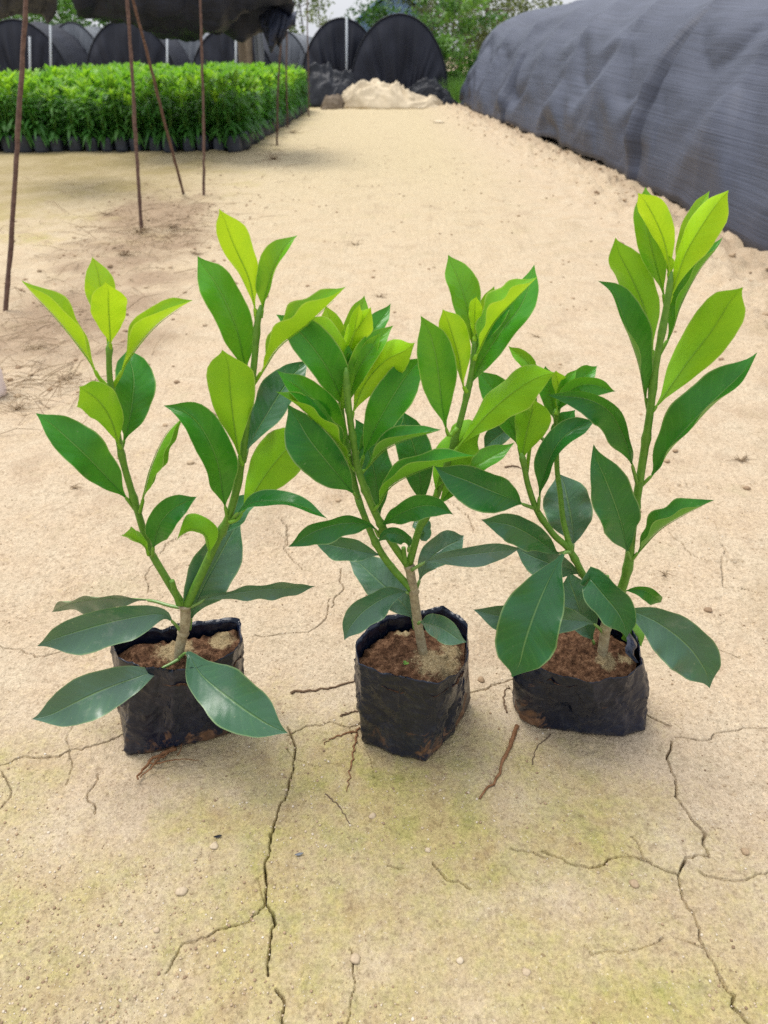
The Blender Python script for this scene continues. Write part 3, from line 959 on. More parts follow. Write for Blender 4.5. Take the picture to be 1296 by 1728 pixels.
# ---------- middle seedling
def seedling_middle():
    Y0 = 0.80
    base = PZ(700, 1200, 0); org = (base.x, Y0, 0)
    root = empty('potted_seedling', org)
    tag(root, 'middle potted seedling, bushiest of the three, its square black bag turned corner forward', 'potted plant', 'three young plants in black grow bags')
    bag, cr, th, rr = bag_mesh('grow_bag',
        [(599,1088),(605,1120),(640,1133),(690,1146),(738,1155),(772,1138),(790,1112),(790,1052,.004),(772,1036,.008),(748,1023,.012),(700,1033),(655,1037),(622,1060)], 0.165,
        [(612,1257),(660,1276),(718,1291),(745,1266),(772,1228),(793,1190),(770,1160),(660,1165),(608,1205)], root, org, 140,
        tuck=[(-0.75, 0.14, 0.012, 0.25), (-2.3, 0.2, 0.007, 0.5)])
    p1, p2 = PZ(740, 1125, .14), PZ(700, 1070, .14)
    soil_mesh(root, org, cr, th, rr, 0.143, 25, [(p1.x, p1.y, 0.036), (p2.x - .02, p2.y, 0.012), (p1.x + .02, p1.y + .03, .02)])
    st = stem_mesh('stem', shoot3([(716,1110),(711,1085),(704,1045),(698,1000),(694,975),(690,952)], Y0, [0, 0]), 8.4*PX, 7.6*PX, root, org, 1.0, 0.75, (0.72, 0.97), cut=True)
    s1 = stem_mesh('shoot', shoot3([(696,996),(659,955),(634,916),(613,866),(602,832),(588,765),(577,700),(575,655)], Y0, [0, 0.0, -0.02, -0.02]), 6.3*PX, 4*PX, root, org, 0.05, 0, (0.3, 0.5, 0.75, .97))
    s2 = stem_mesh('shoot', shoot3([(689,955),(659,912),(632,863),(606,798),(597,750),(590,700),(585,650),(584,620)], Y0, [0, 0.02, 0.03, 0.03]), 6.5*PX, 4.4*PX, root, org, 0.1, 0, (0.28, 0.46, 0.72, .93))
    s3 = stem_mesh('shoot', shoot3([(691,950),(708,891),(723,866),(739,830),(757,775),(776,713),(788,665),(799,608),(801,570)], Y0, [0, 0.0, 0.01, 0.0]), 6.5*PX, 3.8*PX, root, org, 0.1, 0, (0.22, 0.44, 0.6, .8, .93))
    stem_mesh('cut_stub', shoot3([(684,950),(682,935),(681,924)], Y0, [0.006, 0.008]), 4*PX, 3.6*PX, root, org, 0, .2, cut=True)
    B = lambda par, *a, **k: build_leaf(par, org, Y0, *a, **k)
    B(st, .03, 22, 14, 10, .012, .09, [(706,1052),(712,1050),(745,1060),(786,1088)], pf=.08)
    B(st, .06, 26, -20, 16, .0, .06, [(694,1003),(680,999),(650,1008),(610,1035),(576,1077)], pf=.1)
    B(st, .02, 34, 10, 8, -.01, -.05, [(700,1062),(692,1035),(662,1002),(625,968),(590,935)], pf=.13)
    B(s1, .08, 21, -20, 12, .0, -.02, [(648,940),(638,936),(600,928),(560,920),(531,912)], pf=.08)
    B(s2, .24, 22, -26, 16, .01, .06, [(640,905),(625,887),(580,883),(530,897),(488,925)], pf=.12)
    B(st, .02, 18, 28, 12, .01, .01, [(695,962),(710,953),(730,945),(800,935),(880,926)], pf=.16)
    B(st, .03, 26, 10, 10, -.01, -.05, [(701,1000),(707,982),(720,950),(748,925),(785,908)], pf=.18)
    B(s2, .30, 21, 26, 16, .01, .05, [(640,900),(648,884),(690,860),(725,853),(766,863)], pf=.12)
    B(s3, .10, 15, 16, 10, -.01, -.03, [(704,900),(715,905),(712,890),(698,878)], pf=.08)
    B(s2, .20, 13, -30, 20, .01, .03, [(690,930),(688,912),(672,901),(652,902),(640,918)], pf=.12, curl=.5)
    B(s1, .28, 39, -8, 12, .01, .03, [(604,840),(588,822),(553,780),(518,735),(489,680)], pf=.08)
    B(s2, .66, 33, 72, 44, .02, .05, [(605,798),(590,784),(560,745),(520,700),(473,653)], pf=.08, curl=.3)
    B(s1, .50, 26, 10, 22, .01, .03, [(587,765),(572,733),(545,692),(505,655),(465,628)], pf=.1, curl=.3)
    B(s2, .46, 34, 4, 14, .0, .02, [(592,712),(576,672),(548,615),(508,563),(469,527)], pf=.13)
    B(s1, .80, 25, 150, 24, .02, .03, [(577,690),(580,625),(562,587),(537,563),(504,541)], pf=.3)
    B(s1, .92, 21, 6, 14, -.01, -.02, [(576,660),(574,610),(563,565),(551,515)], pf=.3)
    B(s2, .74, 18, 8, 14, -.02, -.04, [(584,640),(582,590),(598,545),(618,500)], pf=.22)
    B(s2, .95, 21, 170, 18, .01, .02, [(584,640),(582,610),(594,570),(610,545),(628,520)], pf=.16)
    B(s2, .48, 20, -6, 16, -.01, -.03, [(586,650),(598,620),(622,570),(662,514)], pf=.1)
    B(s2, .66, 21, -12, 18, .0, .0, [(588,690),(598,640),(622,595),(661,547)], pf=.1)
    B(s2, .62, 10, -10, 16, .01, .015, [(584,630),(590,615),(597,598),(601,590)], pf=.1)
    B(s2, .5, 9, 10, 16, .012, .015, [(583,625),(584,610),(586,595),(587,582)], pf=.1)
    B(s2, .80, 30, 165, 16, .02, .03, [(592,712),(598,690),(616,648),(652,608),(702,584)], pf=.1)
    B(s2, .46, 33, -10, 14, .01, .0, [(606,795),(618,757),(642,705),(680,642),(715,597)], pf=.15)
    B(s2, .40, 25, -62, 46, .02, .05, [(608,800),(620,788),(650,758),(692,740),(745,727)], pf=.09)
    B(s1, .24, 32, 6, 10, -.02, -.05, [(638,885),(640,860),(632,800),(620,750),(606,705)], pf=.1)
    B(s3, .24, 30, 8, 10, -.03, -.06, [(716,870),(712,838),(706,785),(692,735),(672,690)], pf=.1)
    B(s2, .48, 27, -70, 46, .02, .08, [(630,862),(640,850),(662,818),(720,790),(806,766)], pf=.09)
    B(s3, .56, 35, 164, 14, .01, .02, [(735,838),(738,815),(755,773),(783,738),(814,715)], pf=.08)
    B(s3, .70, 34, 168, 14, .02, .05, [(760,770),(786,740),(826,696),(876,655),(934,621)], pf=.1)
    B(s3, .55, 20, -20, 16, -.01, -.02, [(728,862),(748,842),(782,802),(822,775),(871,750)], pf=.1)
    B(s3, .56, 33, 8, 16, .02, .03, [(772,722),(757,735),(747,690),(742,650),(735,600),(717,530)], pf=.17, arch=.0)
    B(s3, .82, 24, 165, 20, .02, .03, [(788,662),(781,648),(775,605),(764,566),(749,521)], pf=.08)
    B(s3, .66, 27, 6, 16, -.01, -.03, [(800,600),(795,560),(787,515),(773,470),(754,431)], pf=.1)
    B(s3, .94, 13, 172, 20, .01, .015, [(801,575),(801,555),(801,530),(802,500)], pf=.1)
    B(s3, .82, 15, 8, 16, -.01, -.02, [(804,600),(812,555),(822,520),(835,483)], pf=.1)
    B(s3, .86, 38, -74, 40, .02, .02, [(800,608),(808,590),(832,545),(866,508),(908,467)], pf=.07)
    B(s3, .52, 33, -16, 16, -.01, -.03, [(788,668),(806,622),(842,565),(880,515),(906,447)], pf=.12)
    B(s2, .72, 15, 8, 18, .0, .005, [(586,655),(574,620),(556,590),(541,556)], pf=.15)
    B(s2, .78, 14, -10, 18, .0, .01, [(588,668),(602,640),(620,600),(641,560)], pf=.12)
    B(s2, .88, 12, 172, 20, .012, .02, [(584,640),(588,605),(598,560),(606,512)], pf=.2)
    B(s3, .60, 15, -14, 18, -.01, -.02, [(800,600),(815,570),(838,535),(862,490)], pf=.12)
    B(s2, .30, 20, 12, 14, -.015, -.04, [(600,770),(622,740),(650,720),(682,690)], pf=.1)
    B(s1, .40, 17, -14, 16, -.01, -.02, [(590,770),(566,752),(540,735),(512,722)], pf=.1)
    # two tiny weeds sprouting in the soil
    for (x, y) in ((694, 1084), (684, 1120)):
        p = PZ(x, y, .146)
        mb = MB()
        for k in range(6):
            a = k * 1.05 + random.random()
            d = Vector((math.cos(a), math.sin(a), 0.5)) * random.uniform(.004, .007)
            s_ = Vector((-math.sin(a), math.cos(a), 0)) * .0018
            mb.add([p, p + d * .5 + s_, p + d, p + d * .5 - s_], [(0, 1, 2, 3)], random.uniform(.5, .8))
        mesh_obj('weed', mb.v, mb.f, M_BED, root, origin=org, attrs={'tint': mb.a})

# ---------- right seedling
def seedling_right():
    Y0 = 0.822
    base = PZ(985, 1190, 0); org = (base.x, Y0, 0)
    root = empty('potted_seedling', org)
    tag(root, 'right potted seedling with the tallest shoot of the three, in a low slumped wrinkled bag', 'potted plant', 'three young plants in black grow bags')
    bag, cr, th, rr = bag_mesh('grow_bag',
        [(866,1105),(890,1116),(935,1136),(1000,1149),(1055,1141),(1083,1119),(1080,1088),(1064,1056,.004),(1025,1036,.008),(985,1026,.006),(930,1040),(885,1072)], 0.13,
        [(862,1185),(874,1217),(905,1232),(975,1240),(1050,1246),(1090,1236),(1092,1205),(1080,1170),(1000,1140),(905,1150)], root, org, 180,
        tuck=[(-2.15, 0.22, 0.010, 0.9), (-0.75, 0.25, 0.007, -0.7), (-2.6, 0.16, 0.006, 0.6)])
    p1 = PZ(1020, 1122, .115)
    soil_mesh(root, org, cr, th, rr, 0.117, 45, [(p1.x, p1.y, 0.016), (p1.x + .03, p1.y + .01, .012)])
    # curled strip of film standing off the rim
    fp = [PZ(1058, 1064, .137), PZ(1068, 1085, .143), PZ(1062, 1100, .14), PZ(1076, 1118, .128)]
    cc = catmull(fp, 10); Vv, Ff = [], []
    for i, p in enumerate(cc):
        w = .009 * math.sin(math.pi * (0.12 + .76 * i / 9))
        Vv += [p + Vector((-w, -.002, w * .4)), p + Vector((0, -.004, .003)), p + Vector((w * .8, .001, -w * .5))]
    for i in range(9):
        for j in range(2):
            a = i * 3 + j; Ff.append((a, a + 1, a + 4, a + 3))
    mesh_obj('torn_flap', Vv, Ff, M_BAG, root, origin=org, attrs={'dirt': [-.2] * len(Vv)})
    st = stem_mesh('stem', shoot3([(1015,1112),(1018,1090),(1022,1060),(1026,1030),(1028,1005)], Y0, [0, 0]), 9.5*PX, 8.5*PX, root, org, 1.0, 0.45, (0.5,), cut=True)
    s1 = stem_mesh('shoot', shoot3([(1024,1040),(1008,1005),(988,977),(961,928),(935,903),(907,863),(892,822),(886,795),(880,765)], Y0, [0, 0.005, 0.02, 0.03]), 6.5*PX, 4.2*PX, root, org, 0.1, 0, (0.38, 0.66, .97))
    s3 = stem_mesh('shoot', shoot3([(963,932),(957,905),(950,876),(945,830),(940,791),(939,735),(937,690)], Y0, [0.008, 0.0, -0.01, -.01]), 5*PX, 3.6*PX, root, org, 0, 0, (0.05, .8, .96))
    s2 = stem_mesh('shoot', shoot3([(1026,1030),(1046,1000),(1060,955),(1067,890),(1078,820),(1089,750),(1097,695),(1106,620),(1120,545),(1129,490),(1133,458)], Y0, [0, 0.01, 0.02, 0.02]), 8.3*PX, 4.2*PX, root, org, 0.12, 0, (0.17, 0.37, .58, .73, .87))
    stem_mesh('cut_stub', shoot3([(1026,1005),(1026,990),(1024,972)], Y0, [-.006, -.006]), 4.2*PX, 4*PX, root, org, 0, .3, cut=True)
    B = lambda par, *a, **k: build_leaf(par, org, Y0, *a, **k)
    B(s1, .16, 53, 8, 10, .02, .09, [(963,932),(948,939),(913,1008),(885,1087),(874,1146)], pf=.07, arch=.012)
    B(s1, .12, 27, -22, 14, .01, .05, [(960,930),(938,932),(900,906),(860,886),(811,880)], pf=.1)
    B(s1, .05, 24, -20, 10, -.01, -.02, [(985,975),(965,962),(920,948),(868,925)], pf=.12)
    B(st, .06, 30, -22, 12, .0, .02, [(1020,1070),(1006,1056),(985,1048),(920,1044),(860,1042),(798,1031)], pf=.16)
    B(st, .06, 31, 8, 10, -.02, -.05, [(1008,1106),(1000,1080),(988,1060),(975,1020),(955,965)], pf=.22)
    B(st, .14, 33, 12, 12, .015, .07, [(1004,1000),(995,977),(1020,1006),(1044,1036),(1063,1075)], pf=.12)
    B(st, .05, 42, 14, 10, .0, .06, [(1030,1020),(1058,1028),(1112,1052),(1166,1096),(1206,1158)], pf=.1)
    B(s2, .30, 13, 22, 16, -.01, -.01, [(1044,1003),(1062,996),(1090,998),(1119,1021)], pf=.15, curl=.5)
    B(st, .34, 18, 150, 14, -.02, -.05, [(1030,1045),(1055,1055),(1075,1072),(1080,1092)], pf=.1)
    B(s1, .02, 40, 6, 8, -.02, -.06, [(966,932),(968,905),(963,870),(956,835),(948,796)], pf=.12)
    B(s2, .20, 37, 6, 12, .01, .03, [(1064,945),(1058,925),(1045,872),(1020,805),(994,754)], pf=.1)
    B(s2, .34, 30, -58, 44, .01, .03, [(1066,945),(1084,924),(1114,893),(1155,868),(1205,842)], pf=.12)
    B(s2, .32, 44, -38, 36, .01, .03, [(1078,824),(1104,797),(1130,755),(1190,690),(1285,600)], pf=.12)
    B(s2, .26, 25, -30, 22, .01, .05, [(1077,824),(1064,775),(1053,738),(1028,694),(985,672),(923,669)], pf=.24)
    B(s1, .24, 22, -22, 24, .02, .02, [(908,862),(913,822),(930,768),(960,730),(1006,711)], pf=.16)
    B(s1, .22, 36, -10, 16, .02, .06, [(902,858),(880,850),(866,843),(828,828),(780,808),(731,792)], pf=.17)
    B(s1, .62, 32, 172, 14, .02, .03, [(884,785),(883,760),(892,718),(900,690),(904,664)], pf=.08, curl=.5)
    B(s1, .44, 27, 8, 14, -.01, -.03, [(890,820),(870,735),(850,690),(830,655),(807,622)], pf=.35)
    B(s1, .72, 13, 10, 22, -.01, -.02, [(888,805),(905,655),(895,620),(878,600),(856,587)], pf=.62)
    B(s3, .80, 13, 168, 18, .01, .01, [(938,700),(942,680),(943,655),(937,625)], pf=.1)
    B(s3, .52, 17, -12, 18, -.01, -.02, [(938,705),(955,665),(980,640),(1009,619)], pf=.15)
    B(s3, .48, 18, 24, 20, .0, .03, [(938,705),(950,672),(975,652),(1005,650),(1037,663)], pf=.12)
    B(s3, .46, 20, 4, 16, -.02, -.03, [(938,720),(934,690),(926,655),(918,618)], pf=.1)
    B(s3, .30, 19, -12, 12, -.02, -.02, [(938,760),(946,738),(956,712),(968,690)], pf=.15)
    B(s3, .10, 19, 12, 10, -.02, -.04, [(940,760),(880,716),(852,728),(815,757)], pf=.45)
    # tall right shoot
    B(s2, .36, 34, 44, 42, .01, .02, [(1095,698),(1089,668),(1078,612),(1056,550),(1036,495),(1012,469)], pf=.14)
    B(s2, .68, 38, 166, 14, .02, .04, [(1098,697),(1112,680),(1160,612),(1206,552),(1248,481)], pf=.06, wave=.1)
    B(s2, .64, 30, 172, 16, .01, .0, [(1104,608),(1100,585),(1089,525),(1064,465),(1031,404)], pf=.08)
    B(s2, .52, 29, -48, 46, -.01, -.03, [(1106,610),(1132,562),(1148,515),(1180,455),(1224,401)], pf=.18)
    B(s2, .74, 27, 12, 22, -.01, -.02, [(1124,520),(1116,480),(1100,420),(1090,365),(1085,316)], pf=.13)
    B(s2, 1.0, 23, 172, 18, .02, .03, [(1132,478),(1130,452),(1121,408),(1104,367),(1079,324)], pf=.1, arch=-.006)
    B(s2, .92, 30, 170, 18, .02, .03, [(1128,512),(1137,488),(1156,430),(1190,372),(1227,319)], pf=.09)
    B(s2, .86, 16, -10, 18, -.02, -.03, [(1136,470),(1152,415),(1172,368),(1195,321)], pf=.12)
    B(s2, .84, 15, 10, 20, -.02, -.03, [(1132,480),(1122,430),(1112,380),(1098,335)], pf=.15)
    B(s2, .78, 14, -12, 20, -.015, -.03, [(1136,485),(1155,450),(1176,410),(1196,372)], pf=.12)
    B(s3, .66, 11, -8, 20, .0, .0, [(938,700),(946,670),(958,645),(972,622)], pf=.1)
    B(s2, .8, 7, 160, 18, .015, .02, [(1132,470),(1131,455),(1130,440),(1130,432)], pf=.1)

seedling_left(); seedling_middle(); seedling_right()

# ------------------------------------------------------------------ loose things on the ground
def ground_tube(name, pts, r, mat, label, cat, group=None, taper=.5, jit=.0015, n=18):
    P = [PZ(x, y, 0) for x, y in pts]
    c = catmull(P, n)
    c = [Vector((p.x + random.gauss(0, jit), p.y + random.gauss(0, jit), gz(p.x, p.y) + r * .6)) for p in c]
    V, F = tube(c, [r * (1 - taper * i / (n - 1)) * random.uniform(.8, 1.15) for i in range(n)], 7)
    return tag(mesh_obj(name, V, F, mat, origin=tuple(c[0])), label, cat, group)

ground_tube('twig', [(492,1168),(520,1166),(548,1162),(575,1157),(604,1148)], .0022, M_TWIG, 'thin dark twig pointing at the left side of the middle bag', 'twig')
ground_tube('dry_root', [(872,1225),(862,1255),(845,1295),(828,1325),(808,1350)], .0034, M_ROOT, 'reddish brown root lying in front of the right bag', 'root', taper=.6)
ground_tube('dry_root', [(600,1240),(596,1270),(592,1300),(585,1335)], .0018, M_ROOT, 'thin red root trailing from the foot of the middle bag', 'root', taper=.7)
ground_tube('dry_root', [(606,1232),(580,1240),(560,1246),(545,1256)], .0017, M_ROOT, 'short pale root beside the lower left corner of the middle bag', 'root', taper=.7)
ground_tube('twig', [(575,1208),(592,1203),(608,1198)], .0018, M_TWIG, 'small dark twig touching the left side of the middle bag', 'twig')
ground_tube('straw', [(548,1340),(572,1362),(590,1390)], .0008, M_STRAW, 'pale straw on the mossy soil below the middle bag', 'straw', taper=.3, jit=.0006)
ground_tube('straw', [(930,1240),(905,1262),(898,1290)], .0009, M_STRAW, 'pale curved straw just in front of the right bag', 'straw', taper=.3, jit=.0006)
ground_tube('twig', [(852,790),(868,787),(886,791)], .0026, M_TWIG, 'short black twig on bare soil between middle and right seedlings', 'twig')
ground_tube('twig', [(855,1205),(850,1180),(858,1158)], .0016, M_TWIG, 'dark splinter leaning at the left side of the right bag', 'twig')

def stone_mesh(r, seed, flat=.6, sub=2):
    import bmesh
    bm = bmesh.new(); bmesh.ops.create_icosphere(bm, subdivisions=sub, radius=r)
    for v in bm.verts:
        n = mnoise.noise(v.co / r * .9 + Vector((seed, 3.1, seed * .7)))
        v.co *= 1 + .45 * n
        v.co.z *= flat
    V = [v.co.copy() for v in bm.verts]; F = [tuple(v.index for v in f.verts) for f in bm.faces]
    bm.free()
    return V, F

for i, (x, y, r, tint, lab) in enumerate([
        (628, 1377, .0046, .62, 'pale pebble on mossy soil below the middle bag'),
        (306, 1505, .0064, .68, 'tan pebble in the mossy patch low on the left'),
        (362, 1428, .005, .7, 'whitish pebble beside a scrap of dark film below left bag'),
        (888, 1640, .0046, .6, 'oval grey pebble near the bottom, right of centre'),
        (776, 1622, .0038, .75, 'white pebble near the bottom edge, centre of the soil'),
        (722, 1435, .0036, .7, 'small white pebble between the two main cracks'),
        (812, 1148, .0062, .25, 'brown pebble beside the crack between middle and right bags'),
        (1070, 1490, .005, .4, 'grey brown pebble left of the forked crack'),
        (1258, 1438, .0055, .35, 'dull brown pebble at the right edge below the crack'),
        (264, 1570, .004, .62, 'pale pebble at the lower left'),
        (600, 1618, .0055, .6, 'tan pebble at the bottom beside a hairline crack'),
        (1195, 1030, .0068, .15, 'dark red clod on soil right of the tall seedling')]):
    p = PZ(x, y, 0)
    V, F = stone_mesh(r, i * 3.7 + 1)
    tag(mesh_obj('pebble', [v + Vector((p.x, p.y, gz(p.x, p.y) + r * .25)) for v in V], F, M_GRIT, attrs={'tint': [tint] * len(V)},
                 origin=(p.x, p.y, gz(p.x, p.y))), lab, 'pebble', 'larger pebbles on the soil')

# scraps of dark film
for i, (x, y, lab) in enumerate([(368, 1414, 'curled scrap of dark film beside a whitish pebble'), (505, 1444, 'small grey flake of film right of the main left crack')]):
    p = PZ(x, y, 0)
    V, F = [], []
    for a in range(6):
        for b in range(3):
            u = a / 5 - .5
            V.append((p.x + u * .018, p.y + (b - 1) * .0035 * math.cos(u * 3) + .004 * u, gz(p.x, p.y) * 1.6 + .002 + .004 * abs(u) + .0015 * (b - 1) ** 2))
    for a in range(5):
        for b in range(2):
            k = a * 3 + b; F.append((k, k + 1, k + 4, k + 3))
    o = mesh_obj('film_scrap', V, F, M_NETL if i else M_BLACKP, origin=(p.x, p.y, 0))
    o.scale = (.6, .6, .6)
    md = o.modifiers.new('s', 'SOLIDIFY'); md.thickness = .0006
    tag(o, lab, 'scrap', 'scraps of dark film')

# grit: uncountable grains
def grit_field():
    mb = MB()
    tpl = [stone_mesh(1.0, s * 2.3, .7, 1) for s in range(6)]
    arrs = []
    n = 0
    Vs, Fs, As = [], [], []
    for _ in range(11000):
        py = 1740 - (random.random() ** 1.3) * 900
        px = random.uniform(-30, 1326)
        p = PZ(px, py, 0)
        r = random.choice([.0005, .0006, .0006, .0007, .0007, .0009, .0009, .0012, .0017]) * random.uniform(.8, 1.25)
        if vn(p.x * 6, p.y * 6, 91) < random.uniform(.2, .75): continue
        V, F = random.choice(tpl)
        a = random.uniform(0, 6.28); c, s = math.cos(a) * r, math.sin(a) * r
        Vs.append((p.x, p.y, r, c, s)); 
        t = random.choice([random.uniform(.1, .35), random.uniform(.4, .85), random.uniform(.5, .95)])
        As.append((V, F, t))
    P = np.array(Vs)
    Z = ground_h(P[:, 0], P[:, 1])
    for (x, y, r, c, s), z, (V, F, t) in zip(Vs, Z, As):
        mb.add([(x + v.x * c - v.y * s, y + v.x * s + v.y * c, z + r * .3 + v.z * r) for v in V], F, t)
    tag(mesh_obj('grit', mb.v, mb.f, M_GRIT, attrs={'tint': mb.a}), 'fine sandy grit scattered over the cracked soil', 'grit', kind='stuff')
grit_field()

# crumbs of earth along the tunnel foot and on the far path
def clods():
    mb = MB()
    tpl = [stone_mesh(1.0, 50 + s * 2.3, .65, 2) for s in range(6)]
    for _ in range(800):
        k = random.random()
        if k < .3:
            y = random.uniform(2.2, 13); x = float(base_x(np.array([y]))[0]) - abs(random.gauss(.16, .2)) ; r = random.uniform(.004, .016)
        elif k < .75:
            y = random.uniform(1.3, 8); x = random.uniform(-1.6, 1.7); r = random.uniform(.003, .009)
        else:
            y = random.uniform(1.7, 5.5); x = -1.1 - .1 * (y - 3) + random.gauss(0, .35); r = random.uniform(.003, .011)
        z = gz(x, y)
        V, F = random.choice(tpl); a = random.uniform(0, 6.28); c, s = math.cos(a) * r, math.sin(a) * r
        mb.add([(x + v.x * c - v.y * s, y + v.x * s + v.y * c, z + r * .2 + v.z * r) for v in V], F, random.uniform(.15, .55))
    tag(mesh_obj('earth_crumbs', mb.v, mb.f, M_GRIT, attrs={'tint': mb.a}), 'loose brown earth crumbs along the path edges', 'earth', kind='stuff')
clods()

def straw_litter():
    mb = MB()
    regs = [(238, 400, 60, 26, 260), (290, 385, 60, 24, 160), (180, 430, 70, 30, 120), (60, 600, 70, 60, 200), (40, 660, 60, 30, 120), (120, 520, 100, 60, 130),
            (340, 345, 60, 20, 70), (460, 262, 40, 20, 90), (180, 320, 80, 20, 60)]
    for cx, cy, sx, sy, n in regs:
        for _ in range(int(n * .6)):
            p = PZ(random.gauss(cx, sx), min(900, max(235, random.gauss(cy, sy))), 0)
            L = random.uniform(.03, .14) * (1 + .1 * p.y); a = random.uniform(0, 6.28); up = random.choice([.02, .1, .1, .5, .9]) * random.random()
            d = Vector((math.cos(a), math.sin(a), up)); z = gz(p.x, p.y)
            q0 = Vector((p.x, p.y, z + .003)); q1 = q0 + d * L * .5 + Vector((0, 0, .01 * random.random())); q2 = q0 + d * L + Vector((random.gauss(0, .01), random.gauss(0, .01), -up * L * .35))
            q2.z = max(q2.z, z + .002)
            r = random.uniform(.0005, .001) * (1 + .12 * p.y)
            mb.add(*tube([q0, q1, q2], [r, r * .9, r * .4], 4, False), random.uniform(.3, 1))
    tag(mesh_obj('dry_grass', mb.v, mb.f, M_STRAW, attrs={'tint': mb.a}), 'dry straw and dead grass around the rusty poles', 'dry grass', kind='stuff')
straw_litter()

def dry_tuft(px, py, size, label, n=26):
    p = PZ(px, py, 0); z = gz(p.x, p.y)
    mb = MB()
    for _ in range(n):
        a = random.uniform(0, 6.28); L = size * random.uniform(.2, 1)
        d = Vector((math.cos(a) * .8, math.sin(a) * .8, random.uniform(.0, .8)))
        q0 = Vector((p.x, p.y, z)); q1 = q0 + d * L * .5; q2 = q0 + d * L + Vector((random.gauss(0, .5) * L, random.gauss(0, .5) * L, -d.z * L * .5))
        mb.add(*tube([q0, q1, q2], [.0007 * p.y ** .5, .0006 * p.y ** .5, .0003], 4, False), random.uniform(.3, .9))
    tag(mesh_obj('dry_weed', mb.v, mb.f, M_STRAW, attrs={'tint': mb.a}, origin=(p.x, p.y, z)), label, 'dry weed', 'dead weeds on the path')
dry_tuft(1250, 778, .035, 'brown dead weed tuft at the right edge of the bare soil', 34)
dry_tuft(1122, 968, .03, 'dead weed with a thin stalk right of the tall seedling', 14)
dry_tuft(905, 570, .04, 'dead weed on the bare path between middle and right seedlings', 14)
dry_tuft(600, 412, .07, 'brown dead weed patch in the middle of the path', 18)
dry_tuft(640, 500, .05, 'dead grass scrap on the path above the middle seedling', 14)
dry_tuft(125, 822, .03, 'dead weed tuft left of the left seedling', 16)
dry_tuft(366, 700, .03, 'dead weed behind the left seedling between its shoots', 12)

for px_, py_, sz, nn, lab in ((236, 394, .13, 46, 'tangle of dead grass at the foot of the upright rusty pole'), (292, 386, .12, 30, 'flattened dead grass right of the upright rusty pole'),
        (212, 436, .10, 34, 'brown dead grass tangle below the upright rusty pole'), (62, 590, .08, 40, 'brown litter of dead grass near the left border'),
        (112, 640, .07, 34, 'dead grass tangle behind the tip of the left seedling'), (30, 690, .06, 30, 'dry grass clump by the pale jug at the left border'),
        (180, 366, .10, 26, 'dry grass clump left of the upright rusty pole'), (332, 430, .08, 20, 'dead grass scrap above the left seedling'), (462, 268, .16, 40, 'dry grass at the right corner of the bed'), (495, 225, .18, 30, 'dry grass along the right edge of the bed')):
    dry_tuft(px_, py_, sz, lab, nn)

# pale plastic jug at the left border of the view
def jug():
    p = PZ(-9, 668, 0)
    o = empty('plastic_jug', (p.x, p.y, 0))
    tag(o, 'pale pinkish plastic jug cut off by the left border', 'jug')
    m = mat_simple('cloudy_plastic', (0.62, 0.5, 0.46), (0.75, 0.66, 0.62), 12, 0.35, 0.5)
    def lathe(prof, nseg=24):
        V, F = [], []
        for r, z in prof:
            for k in range(nseg):
                a = 2 * math.pi * k / nseg; V.append((r * math.cos(a), r * math.sin(a), z))
        for i in range(len(prof) - 1):
            for k in range(nseg):
                k2 = (k + 1) % nseg; F.append((i * nseg + k, i * nseg + k2, (i + 1) * nseg + k2, (i + 1) * nseg + k))
        F.append(tuple(reversed(range(nseg)))); F.append(tuple((len(prof) - 1) * nseg + k for k in range(nseg)))
        return V, F
    mesh_obj('jug_body', *lathe([(.028, 0), (.034, .004), (.036, .02), (.034, .04), (.036, .07), (.03, .088), (.016, .1), (.014, .108)]), m, o)
    mesh_obj('cap', *lathe([(.016, .108), (.017, .112), (.017, .124), (.014, .126)]), mat_simple('red_plastic', (.4, .05, .04), (.5, .08, .06), 20, .4), o)
jug()

# ------------------------------------------------------------------ rusty poles
def pole(p0, p1, r, label, mat=M_RUST, name='pole', group='thin rusty poles beside the bed'):
    P = catmull([p0, p0.lerp(p1, .35) + Vector((random.gauss(0, .006), random.gauss(0, .006), 0)), p0.lerp(p1, .7) + Vector((random.gauss(0, .007), random.gauss(0, .007), 0)), p1], 30)
    P = [p + Vector((random.gauss(0, .0012), random.gauss(0, .0012), 0)) for p in P]
    V, F = tube(P, [r * random.uniform(.88, 1.12) * (1.1 - .2 * i / 29) for i in range(30)], 9)
    return tag(mesh_obj(name, V, F, mat, origin=tuple(p0)), label, 'pole', group)

def pole_px(b, t, Yt, r, label, ext=1.35):
    p0 = PZ(*b, 0); p0.z = -.03
    p1 = PY(*t, Yt)
    p1 = p0 + (p1 - p0) * ext
    return pole(p0, p1, r, label)
pole_px((5, 528), (41, -5), PZ(5, 528, 0).y + .05, .0082, 'nearest rusty pole, leaning right at the left border', 1.3)
pole_px((238, 388), (213, -5), PZ(238, 388, 0).y, .0092, 'upright rusty pole standing in dry grass before the bed', 1.2)
pole_px((311, 328), (222, -5), PZ(238, 388, 0).y + .3, .0084, 'slanted rusty pole crossing to the top of its upright neighbour', 1.15)
pole_px((343, 332), (337, -5), PZ(343, 332, 0).y, .0082, 'straight rusty pole rightmost of the four before the bed', 1.2)
pole_px((467, 245), (474, -5), PZ(467, 245, 0).y, .010, 'thin dark pole at the right corner of the bed', 1.2)
pole_px((485, 215), (484, -5), PZ(485, 215, 0).y, .010, 'far thin pole at the right edge of the bed under the net end', 1.2)
pole_px((521, 196), (520, 10), PZ(521, 196, 0).y, .009, 'faint far pole before the dark tunnels, right of the bed', 1.2)

